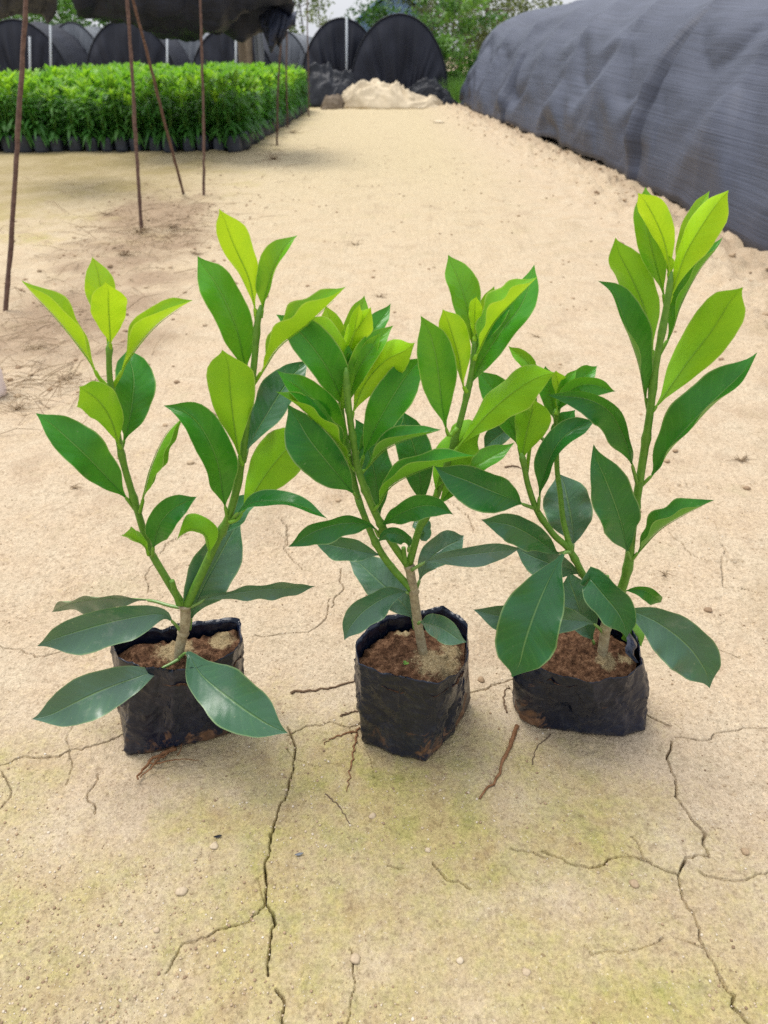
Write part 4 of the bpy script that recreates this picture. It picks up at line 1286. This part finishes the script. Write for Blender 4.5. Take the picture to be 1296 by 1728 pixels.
# ------------------------------------------------------------------ bed of seedlings
def lance(base, d, L, w, droop, mb, tint):
    d = d.normalized()
    side = d.cross(Vector((0, 0, 1)))
    if side.length < .05: side = Vector((1, 0, 0))
    side.normalize()
    V = []
    n = 5
    for i in range(n):
        t = i / (n - 1)
        p = base + d * L * t + Vector((0, 0, -droop * L * t * t))
        ww = w * [.12, .8, 1, .7, .02][i]
        up = side.cross(d).normalized() * (.25 * ww)
        V += [p - side * ww + up, p, p + side * ww + up]
    F = []
    for i in range(n - 1):
        for j in range(2):
            a = i * 3 + j; F.append((a, a + 1, a + 4, a + 3))
    mb.add(V, F, tint)

BZ = .57
def bed_meshes(seed):
    rnd = random.Random(seed)
    # bag
    V, F = [], []
    NT, NV = 20, 6
    for i in range(NV):
        v = i / (NV - 1)
        for k in range(NT):
            a = 2 * math.pi * k / NT
            sq = (abs(math.cos(a)) ** 4 + abs(math.sin(a)) ** 4) ** -.25
            r = .066 * sq * (.93 + .08 * math.sin(math.pi * v)) * (1 + rnd.uniform(-.04, .04))
            V.append((r * math.cos(a), r * math.sin(a), .15 * v))
    for i in range(NV - 1):
        for k in range(NT):
            k2 = (k + 1) % NT; F.append((i * NT + k, i * NT + k2, (i + 1) * NT + k2, (i + 1) * NT + k))
    F.append(tuple((NV - 1) * NT + k for k in range(NT))); F.append(tuple(reversed(range(NT))))
    bag = (V, F, [.06 * rnd.random()] * len(V))
    sm = MB()
    fm = MB()
    for s in range(rnd.randint(3, 4)):
        a = rnd.uniform(0, 6.28); sp = rnd.uniform(.02, .07)
        top = Vector((sp * math.cos(a), sp * math.sin(a), BZ * rnd.uniform(.84, 1.0)))
        b = Vector((0, 0, .14)); P = catmull([b, b.lerp(top, .4) + Vector((sp * .4 * math.cos(a), sp * .4 * math.sin(a), 0)), top], 10)
        sm.add(*tube(P, [.0045 - .0025 * i / 9 for i in range(10)], 5))
        for i in range(1, 10):
            for q in range(3 if i < 9 else 6):
                an = rnd.uniform(0, 6.28); el = rnd.uniform(-.15, .6) if i < 8 else rnd.uniform(.3, 1.3)
                d = Vector((math.cos(an) * math.cos(el), math.sin(an) * math.cos(el), math.sin(el)))
                h = P[i].z / BZ
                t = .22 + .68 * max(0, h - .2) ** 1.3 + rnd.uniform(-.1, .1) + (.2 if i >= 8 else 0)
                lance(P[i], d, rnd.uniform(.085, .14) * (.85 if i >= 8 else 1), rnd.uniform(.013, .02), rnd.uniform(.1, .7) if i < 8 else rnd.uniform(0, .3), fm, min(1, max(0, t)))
    for q in range(26):
        an = rnd.uniform(0, 6.28); el = rnd.uniform(-.1, .5)
        d = Vector((math.cos(an) * math.cos(el), math.sin(an) * math.cos(el), math.sin(el)))
        lance(Vector((0, 0, rnd.uniform(.15, .26))), d, rnd.uniform(.10, .17), rnd.uniform(.015, .024), rnd.uniform(.4, 1.3), fm, rnd.uniform(.15, .5))
    return bag, sm, fm

VAR = []
for s in range(5):
    bag, sm, fm = bed_meshes(900 + s)
    r = empty('bed_seedling', (0, 0, 0))
    mesh_obj('grow_bag', bag[0], bag[1], M_BEDBAG, r)
    mesh_obj('stem', sm.v, sm.f, M_STEM, r, attrs={'wood': [.1] * len(sm.v)})
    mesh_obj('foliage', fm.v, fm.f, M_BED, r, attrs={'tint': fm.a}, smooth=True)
    VAR.append([r, False, bag, sm, fm])

bx0 = -4.35
Yfront = PZ(300, 256, 0).y
STEP = .158
ncol, nrow = 19, 38
count = 0
mass = MB()
def bedpos(c, rr):
    x = -1.44 - c * STEP + random.gauss(0, .012) + .004 * rr
    y = Yfront + rr * STEP + random.gauss(0, .012) + .02 * (c < 2) * rr * 0
    return x, y
for rr_ in range(nrow):
    for c in range(ncol):
        x, y = bedpos(c, rr_)
        front, edge = rr_ == 0, c == 0
        rz = random.uniform(0, 6.28) if not front else random.choice([0, 1.57, 3.14, 4.71]) + random.gauss(0, .15)
        sc = random.uniform(.82, 1.13)
        indiv = rr_ < 14 or c < 1
        if indiv and count < 290:
            v = random.choice(VAR)
            if not v[1]:
                o = v[0]; v[1] = True
            else:
                o = copy_tree(v[0])
            o.location = (x, y, gz(x, y) - .004); o.rotation_euler = (random.gauss(0, .05), random.gauss(0, .05), rz); o.scale = (sc, sc, sc)
            count += 1
            if front:
                tag(o, 'leafy seedling in the front row of the bed, its black bag in view', 'seedling', 'front row seedlings of the bed')
            elif edge:
                tag(o, 'leafy seedling along the right edge of the bed, facing the path', 'seedling', 'right edge seedlings of the bed')
            else:
                tag(o, 'leafy green seedling in the inner rows of the bed', 'seedling', 'inner seedlings of the bed')
        else:
            v = random.choice(VAR); fm = v[4]
            ca, sa = math.cos(rz) * sc, math.sin(rz) * sc
            mass.add([(x + p[0] * ca - p[1] * sa, y + p[0] * sa + p[1] * ca, p[2] * sc) for p in fm.v], fm.f, fm.a)
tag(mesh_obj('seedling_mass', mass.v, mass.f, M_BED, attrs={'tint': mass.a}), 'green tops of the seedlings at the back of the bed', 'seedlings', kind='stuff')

# ------------------------------------------------------------------ big net tunnel on the right
def right_tunnel():
    root = empty('net_tunnel', (2.9, 9, 0))
    org = (2.9, 9, 0)
    tag(root, 'long low tunnel of grey shade net running along the right of the path', 'tunnel')
    ysn = np.concatenate([np.arange(1.6, 8, .035), np.arange(8, 15.6, .06)])
    ss = np.linspace(0, 1, 130)
    S, Y = np.meshgrid(ss, ysn)
    hoop = 1.35
    ph = ((Y - 6.15) / hoop) % 1.0
    sag = np.sin(np.pi * ph)                       # 0 at a hoop, 1 midway
    a = math.pi * S
    Wd, Hh = 1.28, 1.42
    ca, sa = np.cos(a), np.sin(a)
    X = -np.sign(ca) * np.abs(ca) ** .78 * Wd
    Z = np.abs(sa) ** .86 * Hh
    # outward normal approx
    nxn, nzn = -ca / Wd, sa / Hh
    nl = np.hypot(nxn, nzn); nxn /= nl; nzn /= nl
    dis = -0.06 * sag ** .8 * (.55 + .45 * np.sin(np.pi * np.clip(S * 2, 0, 1)))
    # draped folds running lengthwise, pulled towards the hoops
    arc = S * 3.9
    f1 = fbm(Y * .55 + arc * .2, arc * 2.6 + .5 * np.sin(Y * 1.1), 201, 3) - .5
    f2 = fbm(Y * 1.1 - arc * .6, arc * 6.5 + .7 * np.sin(Y * 1.7 + arc), 211, 3) - .5
    f3 = fbm(Y * 2.6 + arc * 2, arc * 13, 221, 2) - .5
    f4 = fbm(Y * 3.2, arc * 1.2, 231, 3) - .5
    droop = .9 * np.cos((ph - .5) * 6.283) * np.clip(1.3 - S * 1.6, .15, 1)
    w1 = np.sin(arc * 8.2 + droop * .8 + 1.1 * np.sin(Y * .7 + .6 * arc) + 2.4 * f1)
    w1 = np.sign(w1) * np.abs(w1) ** .7
    w2 = np.sin(arc * 15 + droop * 2.6 + 1.6 * np.sin(Y * 1.1 - arc) + 4 * f1)
    pull = np.clip(2.2 * (fbm(Y * .6, arc * .9, 281, 2) - .22), 0, 1) * np.clip(1.15 - S * 3.2, .04, 1)
    dis = dis + .06 * f1 + .012 * f2 + .036 * w1 * pull + .02 * w2 * pull - .02 * np.clip(1 - np.abs(np.sin(arc * 5.1 + droop * 1.2 + 3 * f1 + Y * .35)) * 5, 0, 1) * pull
    # a seam with an overlapped fold
    for y0, wd, am, s1 in ((6.15, .035, .10, .30), (11.2, .045, .10, .2), (3.1, .05, .05, .3)):
        d = Y - y0 - .25 * (S - .1)
        dis = dis + (-am * np.exp(-(d / wd) ** 2) + am * .7 * np.exp(-((d - .12) / .09) ** 2)) * np.clip((s1 - S) / .12, 0, 1)
    foot = np.clip(S / .05, 0, 1)
    dis = dis * (.25 + .75 * foot)
    X = X + nxn * dis; Z = np.maximum(Z + nzn * dis * (S > .02), 0)
    bx = base_x(Y)
    wob = .07 * (fbm(Y * .9, Y * 0, 241, 3) - .5) * 2
    X = X + bx + Wd + wob * np.clip(1 - S * 4, 0, 1)
    hem = .035 * np.clip(fbm(Y * 1.6, Y * 0 + 3, 251, 3) - .42, 0, 1) * 4
    Z = Z + np.clip(1 - S / .04, 0, 1) * (hem + .015)
    # far end slopes down
    endf = np.clip((15.55 - Y) / .5, 0, 1) ** .5
    Z = Z * (.25 + .75 * endf)
    ny_, nx_ = S.shape
    V = np.stack([X.ravel(), Y.ravel(), Z.ravel()], 1)
    idx = np.arange(ny_ * nx_).reshape(ny_, nx_)
    F = np.stack([idx[:-1, :-1], idx[1:, :-1], idx[1:, 1:], idx[:-1, 1:]], -1).reshape(-1, 4)
    UV = np.stack([Y.ravel(), S.ravel() * 3.9], 1)
    o = mesh_obj('net_cover', V.tolist(), F.tolist(), M_NETG, root, uvs=UV, origin=org)
    md = o.modifiers.new('thick', 'SOLIDIFY'); md.thickness = .004; md.offset = -1
    for k in range(-3, 8):
        y = 6.15 + k * hoop
        if y < 1.7 or y > 15: continue
        b = float(base_x(np.array([y]))[0])
        P = []
        for i in range(25):
            an = math.pi * i / 24
            c_, s_ = math.cos(an), math.sin(an)
            P.append(Vector((b + 1.28 - math.copysign(abs(c_) ** .78, c_) * 1.16, y, abs(s_) ** .86 * 1.28 - .03)))
        tv, tf = tube(P, [.012] * 25, 6)
        mesh_obj('hoop', tv, tf, M_GALV, root, origin=org)
right_tunnel()

# ------------------------------------------------------------------ tunnels at the back
def tunnel(pxl, pxr, pytop, Y, label, length=7, mat_end=M_NETD, mat_cov=M_NETD, seed=0, patch=None, posts=(), group='net tunnels at the back', shift=0):
    pl, pr = PY(pxl, 150, Y), PY(pxr, 150, Y)
    top = PY((pxl + pxr) / 2, pytop, Y).z
    cx, a = (pl.x + pr.x) / 2, (pr.x - pl.x) / 2
    root = empty('net_tunnel', (cx, Y, 0))
    tag(root, label, 'tunnel', group)
    NT, NR = 90, 22
    V, F, UV = [], [], []
    for i in range(NR + 1):
        r = i / NR
        for k in range(NT + 1):
            t = math.pi * k / NT
            bx_, bz_ = math.cos(t) * a * .45, 0.0
            rx = math.cos(t) * a; rzz = abs(math.sin(t)) ** .92 * top
            f = r ** .9
            x = bx_ * (1 - f) + rx * f
            if i == 0: x = bx_
            z = rzz * f
            n = float(fbm(np.array([t * 7.0 + seed]), np.array([r * .8]), 300 + seed, 3)[0]) - .5
            n2 = float(fbm(np.array([t * 2.2 + seed]), np.array([r * 2.0]), 330 + seed, 2)[0]) - .5
            y = -.16 * (1 - r ** 3) - .32 * n * (.25 + .75 * (1 - r)) * min(1, (1 - r) * 5) - .25 * n2 * (1 - r)
            V.append((x, y, z)); UV.append((r * 2, t * 1.2))
    for i in range(NR):
        for k in range(NT):
            p = i * (NT + 1) + k; F.append((p, p + 1, p + NT + 2, p + NT + 1))
    o = mesh_obj('end_curtain', V, F, mat_end, root, uvs=UV)
    md = o.modifiers.new('thick', 'SOLIDIFY'); md.thickness = .006
    V, F, UV = [], [], []
    NY = 30
    for i in range(NY + 1):
        y = length * i / NY
        sg = .05 * math.sin(math.pi * ((y / 1.3) % 1))
        for k in range(NT + 1):
            t = math.pi * k / NT
            n = float(fbm(np.array([t * 3 + seed]), np.array([y * .8]), 360 + seed, 3)[0]) - .5
            s = 1 - sg + .05 * n
            V.append((math.cos(t) * a * s, y, abs(math.sin(t)) ** .92 * top * s)); UV.append((y, t * 1.2))
    for i in range(NY):
        for k in range(NT):
            p = i * (NT + 1) + k; F.append((p, p + NT + 1, p + NT + 2, p + 1))
    o = mesh_obj('net_cover', V, F, mat_cov, root, uvs=UV)
    md = o.modifiers.new('thick', 'SOLIDIFY'); md.thickness = .006
    P = [Vector((math.cos(math.pi * k / 30) * a * 1.005, -.012, abs(math.sin(math.pi * k / 30)) ** .92 * top * 1.005)) for k in range(31)]
    tv, tf = tube(P, [.013] * 31, 6)
    mesh_obj('hoop', tv, tf, M_BLACKP, root)
    for (px, y0, y1) in posts:
        b = PY(px, y0, Y - .35); t_ = PY(px + (y1 - y0) * .0, y1, Y - .35)
        b.z = 0
        tv, tf = tube([b, b.lerp(t_, .5), t_], [.019] * 3, 8)
        mesh_obj('post', tv, tf, M_GALV, root, origin=(cx, Y, 0))
    if patch:
        for j, (px, py, w, h, m_) in enumerate(patch):
            c = PY(px, py, Y - .45)
            Vp, Fp, U = [], [], []
            for i in range(9):
                for k in range(7):
                    u, v = i / 8 - .5, k / 6 - .5
                    ww = w * (1 - .5 * abs(v) ** 2) * (.8 + .35 * vn(u * 3 + j, v * 3, 7))
                    Vp.append((c.x + u * ww, c.y - .05 * math.sin(u * 9 + j) - .05 * u, c.z + v * h * (.8 + .3 * float(vn(u * 4, j + .5, 9))))); U.append((u, v))
            for i in range(8):
                for k in range(6):
                    p = i * 7 + k; Fp.append((p, p + 7, p + 8, p + 1))
            ob = mesh_obj('cloth_patch', Vp, Fp, m_, root, uvs=U, origin=(cx, Y, 0))
            md = ob.modifiers.new('thick', 'SOLIDIFY'); md.thickness = .01

YB = PZ(648, 176, 0).y
tunnel(590, 756, 24, YB + .25, 'dark blue-black net tunnel end behind the cream cloth, rightmost of the dark ones', seed=1)
tunnel(508, 650, 31, YB + .9, 'black net tunnel end behind the heap of black film, with a pale post', seed=2, posts=[(585, 165, 28)])
tunnel(322, 470, 46, YB + 1.0, 'black tunnel end behind the bed with tan cloth showing through', seed=3, mat_end=M_NETD, posts=[(398, 165, 60)],
       patch=[(415, 85, .26, .62, M_BROWN), (437, 78, .16, .7, M_NETL)])
tunnel(147, 306, 34, YB + 1.3, 'black tunnel end behind the middle of the bed, with one pale post', seed=4, posts=[(282, 165, 62)])
tunnel(-34, 126, 33, YB + 1.3, 'black tunnel end at the far left behind the bed, two pale posts before it', seed=5, posts=[(50, 165, 62), (85, 165, 42)])
tunnel(88, 190, 38, YB + 3.2, 'pale grey tunnel showing between the two left black tunnel ends', seed=6, mat_end=M_NETL, mat_cov=M_NETL)
tunnel(262, 372, 52, YB + 3.2, 'pale grey tunnel showing left of the tunnel with tan cloth', seed=7, mat_end=M_NETL, mat_cov=M_NETL)
tunnel(440, 527, 52, YB + 3.0, 'pale grey tunnel just right of the hanging net end', seed=8, mat_end=M_NETL, mat_cov=M_NETL)
# pale blue roof far behind
def blue_roof():
    a, b, c, d = PY(600, 40, 24), PY(668, -28, 24), PY(735, 40, 24), PY(668, 40, 24)
    root = empty('far_shed', (d.x, 24, 0))
    tag(root, 'far pale blue gabled sheet roof showing above the dark tunnels', 'shed')
    mb = mat_simple('pale_blue_sheet', (0.25, 0.38, 0.55), (0.33, 0.46, 0.62), 3, .5)
    mw = mat_simple('pale_wall', (0.42, 0.46, 0.5), (0.5, 0.54, 0.58), 3, .8)
    ov = .12
    V = [(a.x - ov, 23.8, a.z), (b.x, 23.8, b.z), (c.x + ov, 23.8, c.z), (a.x - ov, 31, a.z), (b.x, 31, b.z), (c.x + ov, 31, c.z)]
    V += [(x, y, z - .06) for x, y, z in V]
    F = [(0, 1, 4, 3), (1, 2, 5, 4), (9, 10, 7, 6), (10, 11, 8, 7), (0, 6, 7, 1), (1, 7, 8, 2), (3, 4, 10, 9), (4, 5, 11, 10), (0, 3, 9, 6), (2, 8, 11, 5)]
    mesh_obj('roof', V, F, mb, root, smooth=False, origin=(d.x, 24, 0))
    z = a.z - .06
    V = [(a.x, 24, 0), (c.x, 24, 0), (c.x, 30.8, 0), (a.x, 30.8, 0), (a.x, 24, z), (c.x, 24, z), (c.x, 30.8, z), (a.x, 30.8, z), (b.x, 24, b.z - .12), (b.x, 30.8, b.z - .12)]
    F = [(0, 1, 5, 8, 4), (1, 2, 6, 5), (2, 3, 7, 9, 6), (3, 0, 4, 7)]
    mesh_obj('wall', V, F, mb, root, smooth=False, origin=(d.x, 24, 0))
blue_roof()

# ------------------------------------------------------------------ heaps
def heap(name, outline, Y, depth, mat, label, cat, seed, fold=.1, jag=1.0):
    """crumpled cloth: outline of its ridge given as (px, py) left to right, foot on the ground"""
    pts = [PY(x, y, Y) for x, y in outline]
    xsN = np.linspace(pts[0].x, pts[-1].x, 120)
    hz = np.interp(xsN, [p.x for p in pts], [max(p.z, .01) for p in pts])
    rr0 = random.Random(seed)
    rolls = [(rr0.uniform(pts[0].x, pts[-1].x), rr0.uniform(.15, .6), rr0.gauss(.15, .55) * rr0.choice([-1, 1]), rr0.uniform(.035, .075), rr0.uniform(.2, .5)) for _ in range(11)]
    V, F, UV = [], [], []
    NV = 60
    cx = (pts[0].x + pts[-1].x) / 2
    for i, x in enumerate(xsN):
        e = math.sin(math.pi * (i + .5) / 120) ** .5
        for k in range(NV + 1):
            v = k / NV
            prof = math.sin(math.pi * v) ** .75
            y = -depth * .55 * e + depth * 1.1 * v * e
            n1 = float(fbm(np.array([x * 2.5 + v * 2]), np.array([v * 2 - x]), seed, 2)[0]) - .5
            rl = 0.0
            for (rx, rv, ra, rw, rl_) in rolls:
                dx, dv = x - rx, (v - rv) * depth * 1.1
                al, ac = dx * math.cos(ra) + dv * math.sin(ra), -dx * math.sin(ra) + dv * math.cos(ra)
                rl = max(rl, math.exp(-(ac / rw) ** 2 - (al / rl_) ** 4))
            c1 = max(0, 1 - abs(2 * (float(fbm(np.array([x * 4 + n1 * 3 + v]), np.array([v * 4 - x * 1.5]), seed + 3, 2)[0]) - .5)) * 3.2)
            c2 = max(0, 1 - abs(2 * (float(fbm(np.array([x * 9 - n1 * 4]), np.array([v * 8 + x * 4]), seed + 4, 2)[0]) - .5)) * 3.2)
            z = hz[i] * prof * (.8 + .35 * n1 + .15 * rl) + fold * .4 * rl * prof + fold * prof * (.6 * c1 - .12 * c2)
            V.append((x + .07 * n1, Y + depth * .5 + y + .09 * n1, max(z, -.01))); UV.append((x, v))
    for i in range(119):
        for k in range(NV):
            a = i * (NV + 1) + k; F.append((a, a + NV + 1, a + NV + 2, a + 1))
    o = mesh_obj(name, V, F, mat, uvs=UV, origin=(cx, Y, 0))
    md = o.modifiers.new('thick', 'SOLIDIFY'); md.thickness = .012
    return tag(o, label, cat)
YH = PZ(660, 184, 0).y
heap('cloth_heap', [(572,180),(584,158),(592,144),(606,138),(625,137),(645,146),(662,143),(680,152),(700,158),(720,168),(738,175),(750,183)], YH, .85, M_CREAM, 'crumpled cream cloth heaped before the dark tunnels at path end', 'cloth', 400, .12)
heap('plastic_heap', [(508,140),(520,118),(535,112),(552,112),(560,122),(575,125),(590,128),(600,150),(625,170),(640,184)], YH + .35, .8, M_BLACKP, 'heap of crumpled black plastic film left of the cream cloth', 'plastic heap', 420, .13)
heap('plastic_heap', [(690,160),(705,146),(720,138),(738,142),(750,155),(765,172),(775,182)], YH + .5, .5, M_BLACKP, 'low dark film heap right of the cream cloth', 'plastic heap', 440, .1)
heap('sack', [(542,180),(550,166),(562,161),(574,166),(580,178)], YH - .1, .25, M_BROWN, 'small grey brown sack at the foot of the black film heap', 'sack', 460, .06)
p = PZ(741, 207, 0)
V, F = stone_mesh(.085, 8.8, .22)
tag(mesh_obj('paper_scrap', [v + Vector((p.x, p.y, .012)) for v in V], F, M_CREAM, origin=(p.x, p.y, 0)), 'small pale scrap on the path below the cream cloth', 'scrap')

# ------------------------------------------------------------------ shade net slung over the bed
def shade_net(rows, label, seed, amp=.05):
    """rows: list of polylines of 3-D points, each running left to right"""
    NU, NV = 90, 36
    R_ = [catmull(r, NU) for r in rows]
    V, F, UV = [], [], []
    for i in range(NU):
        col = catmull([r[i] for r in R_], NV)
        for k, p in enumerate(col):
            n1 = float(fbm(np.array([i * .09]), np.array([k * .14 + i * .02]), seed, 3)[0]) - .5
            n2 = float(fbm(np.array([i * .05 + k * .2]), np.array([k * .5]), seed + 7, 3)[0]) - .5
            V.append(p + Vector((amp * .5 * n2, amp * n1, amp * 1.1 * n1 + amp * .8 * n2))); UV.append((i * .03, k * .04))
    for i in range(NU - 1):
        for k in range(NV - 1):
            a = i * NV + k; F.append((a, a + NV, a + NV + 1, a + 1))
    o = mesh_obj('shade_net', V, F, M_NETS, uvs=UV)
    md = o.modifiers.new('thick', 'SOLIDIFY'); md.thickness = .008
    return tag(o, label, 'shade net')
q = PY
shade_net([[q(100,-40,7.4), q(220,-50,7.3), q(330,-50,7.3), q(440,-40,7.3), q(500,-14,7.4)],
           [q(128,2,7.6), q(200,26,7.6), q(290,42,7.6), q(370,38,7.6), q(430,28,7.7), q(492,24,7.8)],
           [q(135,6,8.0), q(205,38,8.0), q(290,56,8.0), q(370,52,8.0), q(435,42,8.1), q(498,32,8.0)],
           [q(150,0,8.5), q(215,26,8.5), q(300,48,8.5), q(370,46,8.5), q(430,34,8.5), q(494,26,8.4)],
           [q(150,-40,8.7), q(240,-20,8.7), q(320,-10,8.7), q(400,-10,8.7), q(480,-10,8.6)]],
          'black shade net sagging over the seedling bed', 500, .17)
shade_net([[q(440,4,7.9), q(455,2,7.85), q(470,6,7.85), q(488,14,7.9)],
           [q(436,30,7.8), q(455,34,7.7), q(472,26,7.7), q(499,36,7.8)],
           [q(450,50,7.8), q(458,78,7.7), q(468,72,7.7), q(482,50,7.8)],
           [q(448,44,8.1), q(460,60,8.15), q(472,56,8.15), q(484,44,8.1)],
           [q(446,8,8.2), q(460,6,8.25), q(474,8,8.25), q(486,14,8.2)]],
          'gathered black net bundle hanging by the thin pole', 520, .13)
shade_net([[q(-30,-40,5.6), q(20,-40,5.5), q(60,-35,5.5), q(96,-10,5.7)],
           [q(-30,22,5.9), q(20,18,5.9), q(60,10,5.9), q(95,18,5.9)],
           [q(-30,30,6.0), q(20,24,6.0), q(58,16,6.0), q(82,40,6.0)],
           [q(-30,10,6.3), q(20,8,6.3), q(60,6,6.3), q(92,20,6.3)],
           [q(-30,-30,6.6), q(20,-30,6.6), q(60,-25,6.6), q(92,-10,6.5)]],
          'black net flap hanging at the top left corner', 540, .05)

# ------------------------------------------------------------------ trees and bushes behind
def leaf_cloud(mb, c, rad, n, size, tint0, tint1, rnd, squash=.8):
    for _ in range(n):
        while True:
            p = Vector((rnd.uniform(-1, 1), rnd.uniform(-1, 1), rnd.uniform(-1, 1)))
            if p.length < 1: break
        p = Vector((p.x * rad, p.y * rad, p.z * rad * squash)) + c
        a = Vector((rnd.gauss(0, 1), rnd.gauss(0, 1), rnd.gauss(0, .6))).normalized()
        b = a.cross(Vector((rnd.gauss(0, 1), rnd.gauss(0, 1), rnd.gauss(0, 1)))).normalized()
        L = size * rnd.uniform(.6, 1.3)
        mb.add([p, p + a * L * .5 + b * L * .26, p + a * L, p + a * L * .5 - b * L * .26], [(0, 1, 2, 3)], rnd.uniform(tint0, tint1))

def tree(px, Y, h, crown_r, label, mat, seed, n_cl=26, leaves=70, size=.12, low=.25, trunk_r=.07, name='tree', cat='tree', lean=0.0, grp='trees behind the tunnels'):
    rnd = random.Random(seed)
    x = PY(px, 150, Y).x
    root = empty(name, (x, Y, 0))
    tag(root, label, cat, grp)
    tk, cr_ = MB(), MB()
    nst = 1 if name == 'tree' else 4
    for s in range(nst):
        top = Vector((lean + rnd.gauss(0, .1 * nst), rnd.gauss(0, .1 * nst), h * .92))
        P = catmull([Vector((rnd.gauss(0, .04 * nst), 0, -.05)), top * .35 + Vector((rnd.gauss(0, .06), 0, 0)), top * .7 + Vector((rnd.gauss(0, .1), 0, 0)), top], 16)
        tk.add(*tube(P, [.6 * trunk_r / nst ** .5 * (1 - .85 * i / 15) for i in range(16)], 7))
        for k in range(n_cl // nst):
            t = rnd.uniform(low, 1)
            b = P[min(15, int(t * 15))]
            an = rnd.uniform(0, 6.28)
            reach = crown_r * rnd.uniform(.35, 1) * (1 - .45 * abs(t - .55))
            e = b + Vector((math.cos(an) * reach, math.sin(an) * reach, rnd.uniform(-.05, .45) * reach))
            tk.add(*tube(catmull([b, b.lerp(e, .5) + Vector((0, 0, .06 * reach)), e], 6), [trunk_r * .3 / nst ** .5 * (1 - t * .4) * (1 - .8 * i / 5) for i in range(6)], 5))
            base_t = rnd.uniform(.1, .7)
            leaf_cloud(cr_, e, crown_r * rnd.uniform(.25, .5), int(leaves * 1.5), size, base_t, base_t + .3, rnd)
            leaf_cloud(cr_, b.lerp(e, .6), crown_r * .2, leaves // 3, size, base_t - .1, base_t + .2, rnd)
    mesh_obj('trunk', tk.v, tk.f, M_BARK, root)
    mesh_obj('crown', cr_.v, cr_.f, mat, root, attrs={'tint': cr_.a}, smooth=False)

tree(760, 19.5, 2.3, .75, 'dense green bush in the gap between dark tunnel and big net tunnel', M_BUSH, 11, 34, 90, .10, .02, .05, 'bush', 'bush')
tree(716, 24, 4.6, 1.5, 'loose grey green tree rising behind the rightmost dark tunnel', M_TREE, 12, 40, 80, .11, .1, .07)
tree(820, 24.5, 4.8, 1.6, 'sparse olive tree left of the big net tunnel against the sky', M_TREE, 13, 40, 80, .11, .12, .07)
tree(880, 27, 5.2, 1.8, 'pale sparse tree just above the crest of the big net tunnel', M_TREE, 14, 34, 70, .12, .15, .07)
tree(775, 28, 5.5, 1.8, 'tall pale tree farthest back above the green bush', M_TREE, 15, 40, 70, .12, .1, .08)
tree(515, 25, 4.4, 1.1, 'thin pale tree left of the black tunnels against white sky', M_TREE, 16, 22, 60, .11, .1, .05)
tree(547, 30, 5.0, .9, 'narrow faint tree between the net end and the blue roof', M_TREE, 17, 14, 50, .11, .1, .045)
tree(140, 21.5, 2.6, 1.3, 'bright green bush showing between net flap and sagging net', M_BUSH, 18, 40, 90, .12, .02, .05, 'bush', 'bush')
tree(50, 22.5, 3.0, 1.4, 'bright green bush behind the far left tunnel', M_BUSH, 19, 40, 90, .12, .02, .05, 'bush', 'bush')
tree(250, 23, 2.6, 1.4, 'green bush behind the tunnels under the sagging net', M_BUSH, 20, 34, 80, .12, .02, .05, 'bush', 'bush')
tree(690, 21.5, 1.7, .9, 'low green bush behind the rightmost dark tunnel', M_BUSH, 21, 26, 80, .10, .02, .04, 'bush', 'bush')
tree(440, 24, 3.4, 1.3, 'green tree behind the hanging net bundle', M_TREE, 22, 30, 70, .12, .05, .05)

# far-off wood to either side
def far_wood():
    mb = MB(); rnd = random.Random(77)
    for _ in range(150):
        sgn = rnd.choice([-1, -1, 1]); Y = rnd.uniform(36, 50); x = sgn * rnd.uniform(18, 48)
        leaf_cloud(mb, Vector((x, Y, rnd.uniform(.4, 3.2))), rnd.uniform(.9, 1.8), 90, .42, .1, .9, rnd)
    tag(mesh_obj('far_wood', mb.v, mb.f, M_TREE, attrs={'tint': mb.a}, smooth=False), 'far-off line of trees on the horizon', 'wood', kind='stuff')
far_wood()

# grass between tunnel and dark dome, far field
def far_grass():
    mb = MB()
    rnd = random.Random(5)
    for _ in range(5000):
        Y = rnd.uniform(15.8, 21); x = rnd.uniform(.9, 2.4)
        L = rnd.uniform(.15, .45); a = rnd.uniform(0, 6.28)
        b = Vector((x, Y, 0)); t = b + Vector((math.cos(a) * L * .3, math.sin(a) * L * .3, L)); s_ = Vector((-math.sin(a), math.cos(a), 0)) * .012
        mb.add([b - s_, b + s_, t], [(0, 1, 2)], rnd.uniform(.4, 1))
    tag(mesh_obj('grass', mb.v, mb.f, M_BUSH, attrs={'tint': mb.a}, smooth=False), 'bright grass in the gap beside the big net tunnel', 'grass', kind='stuff')
far_grass()
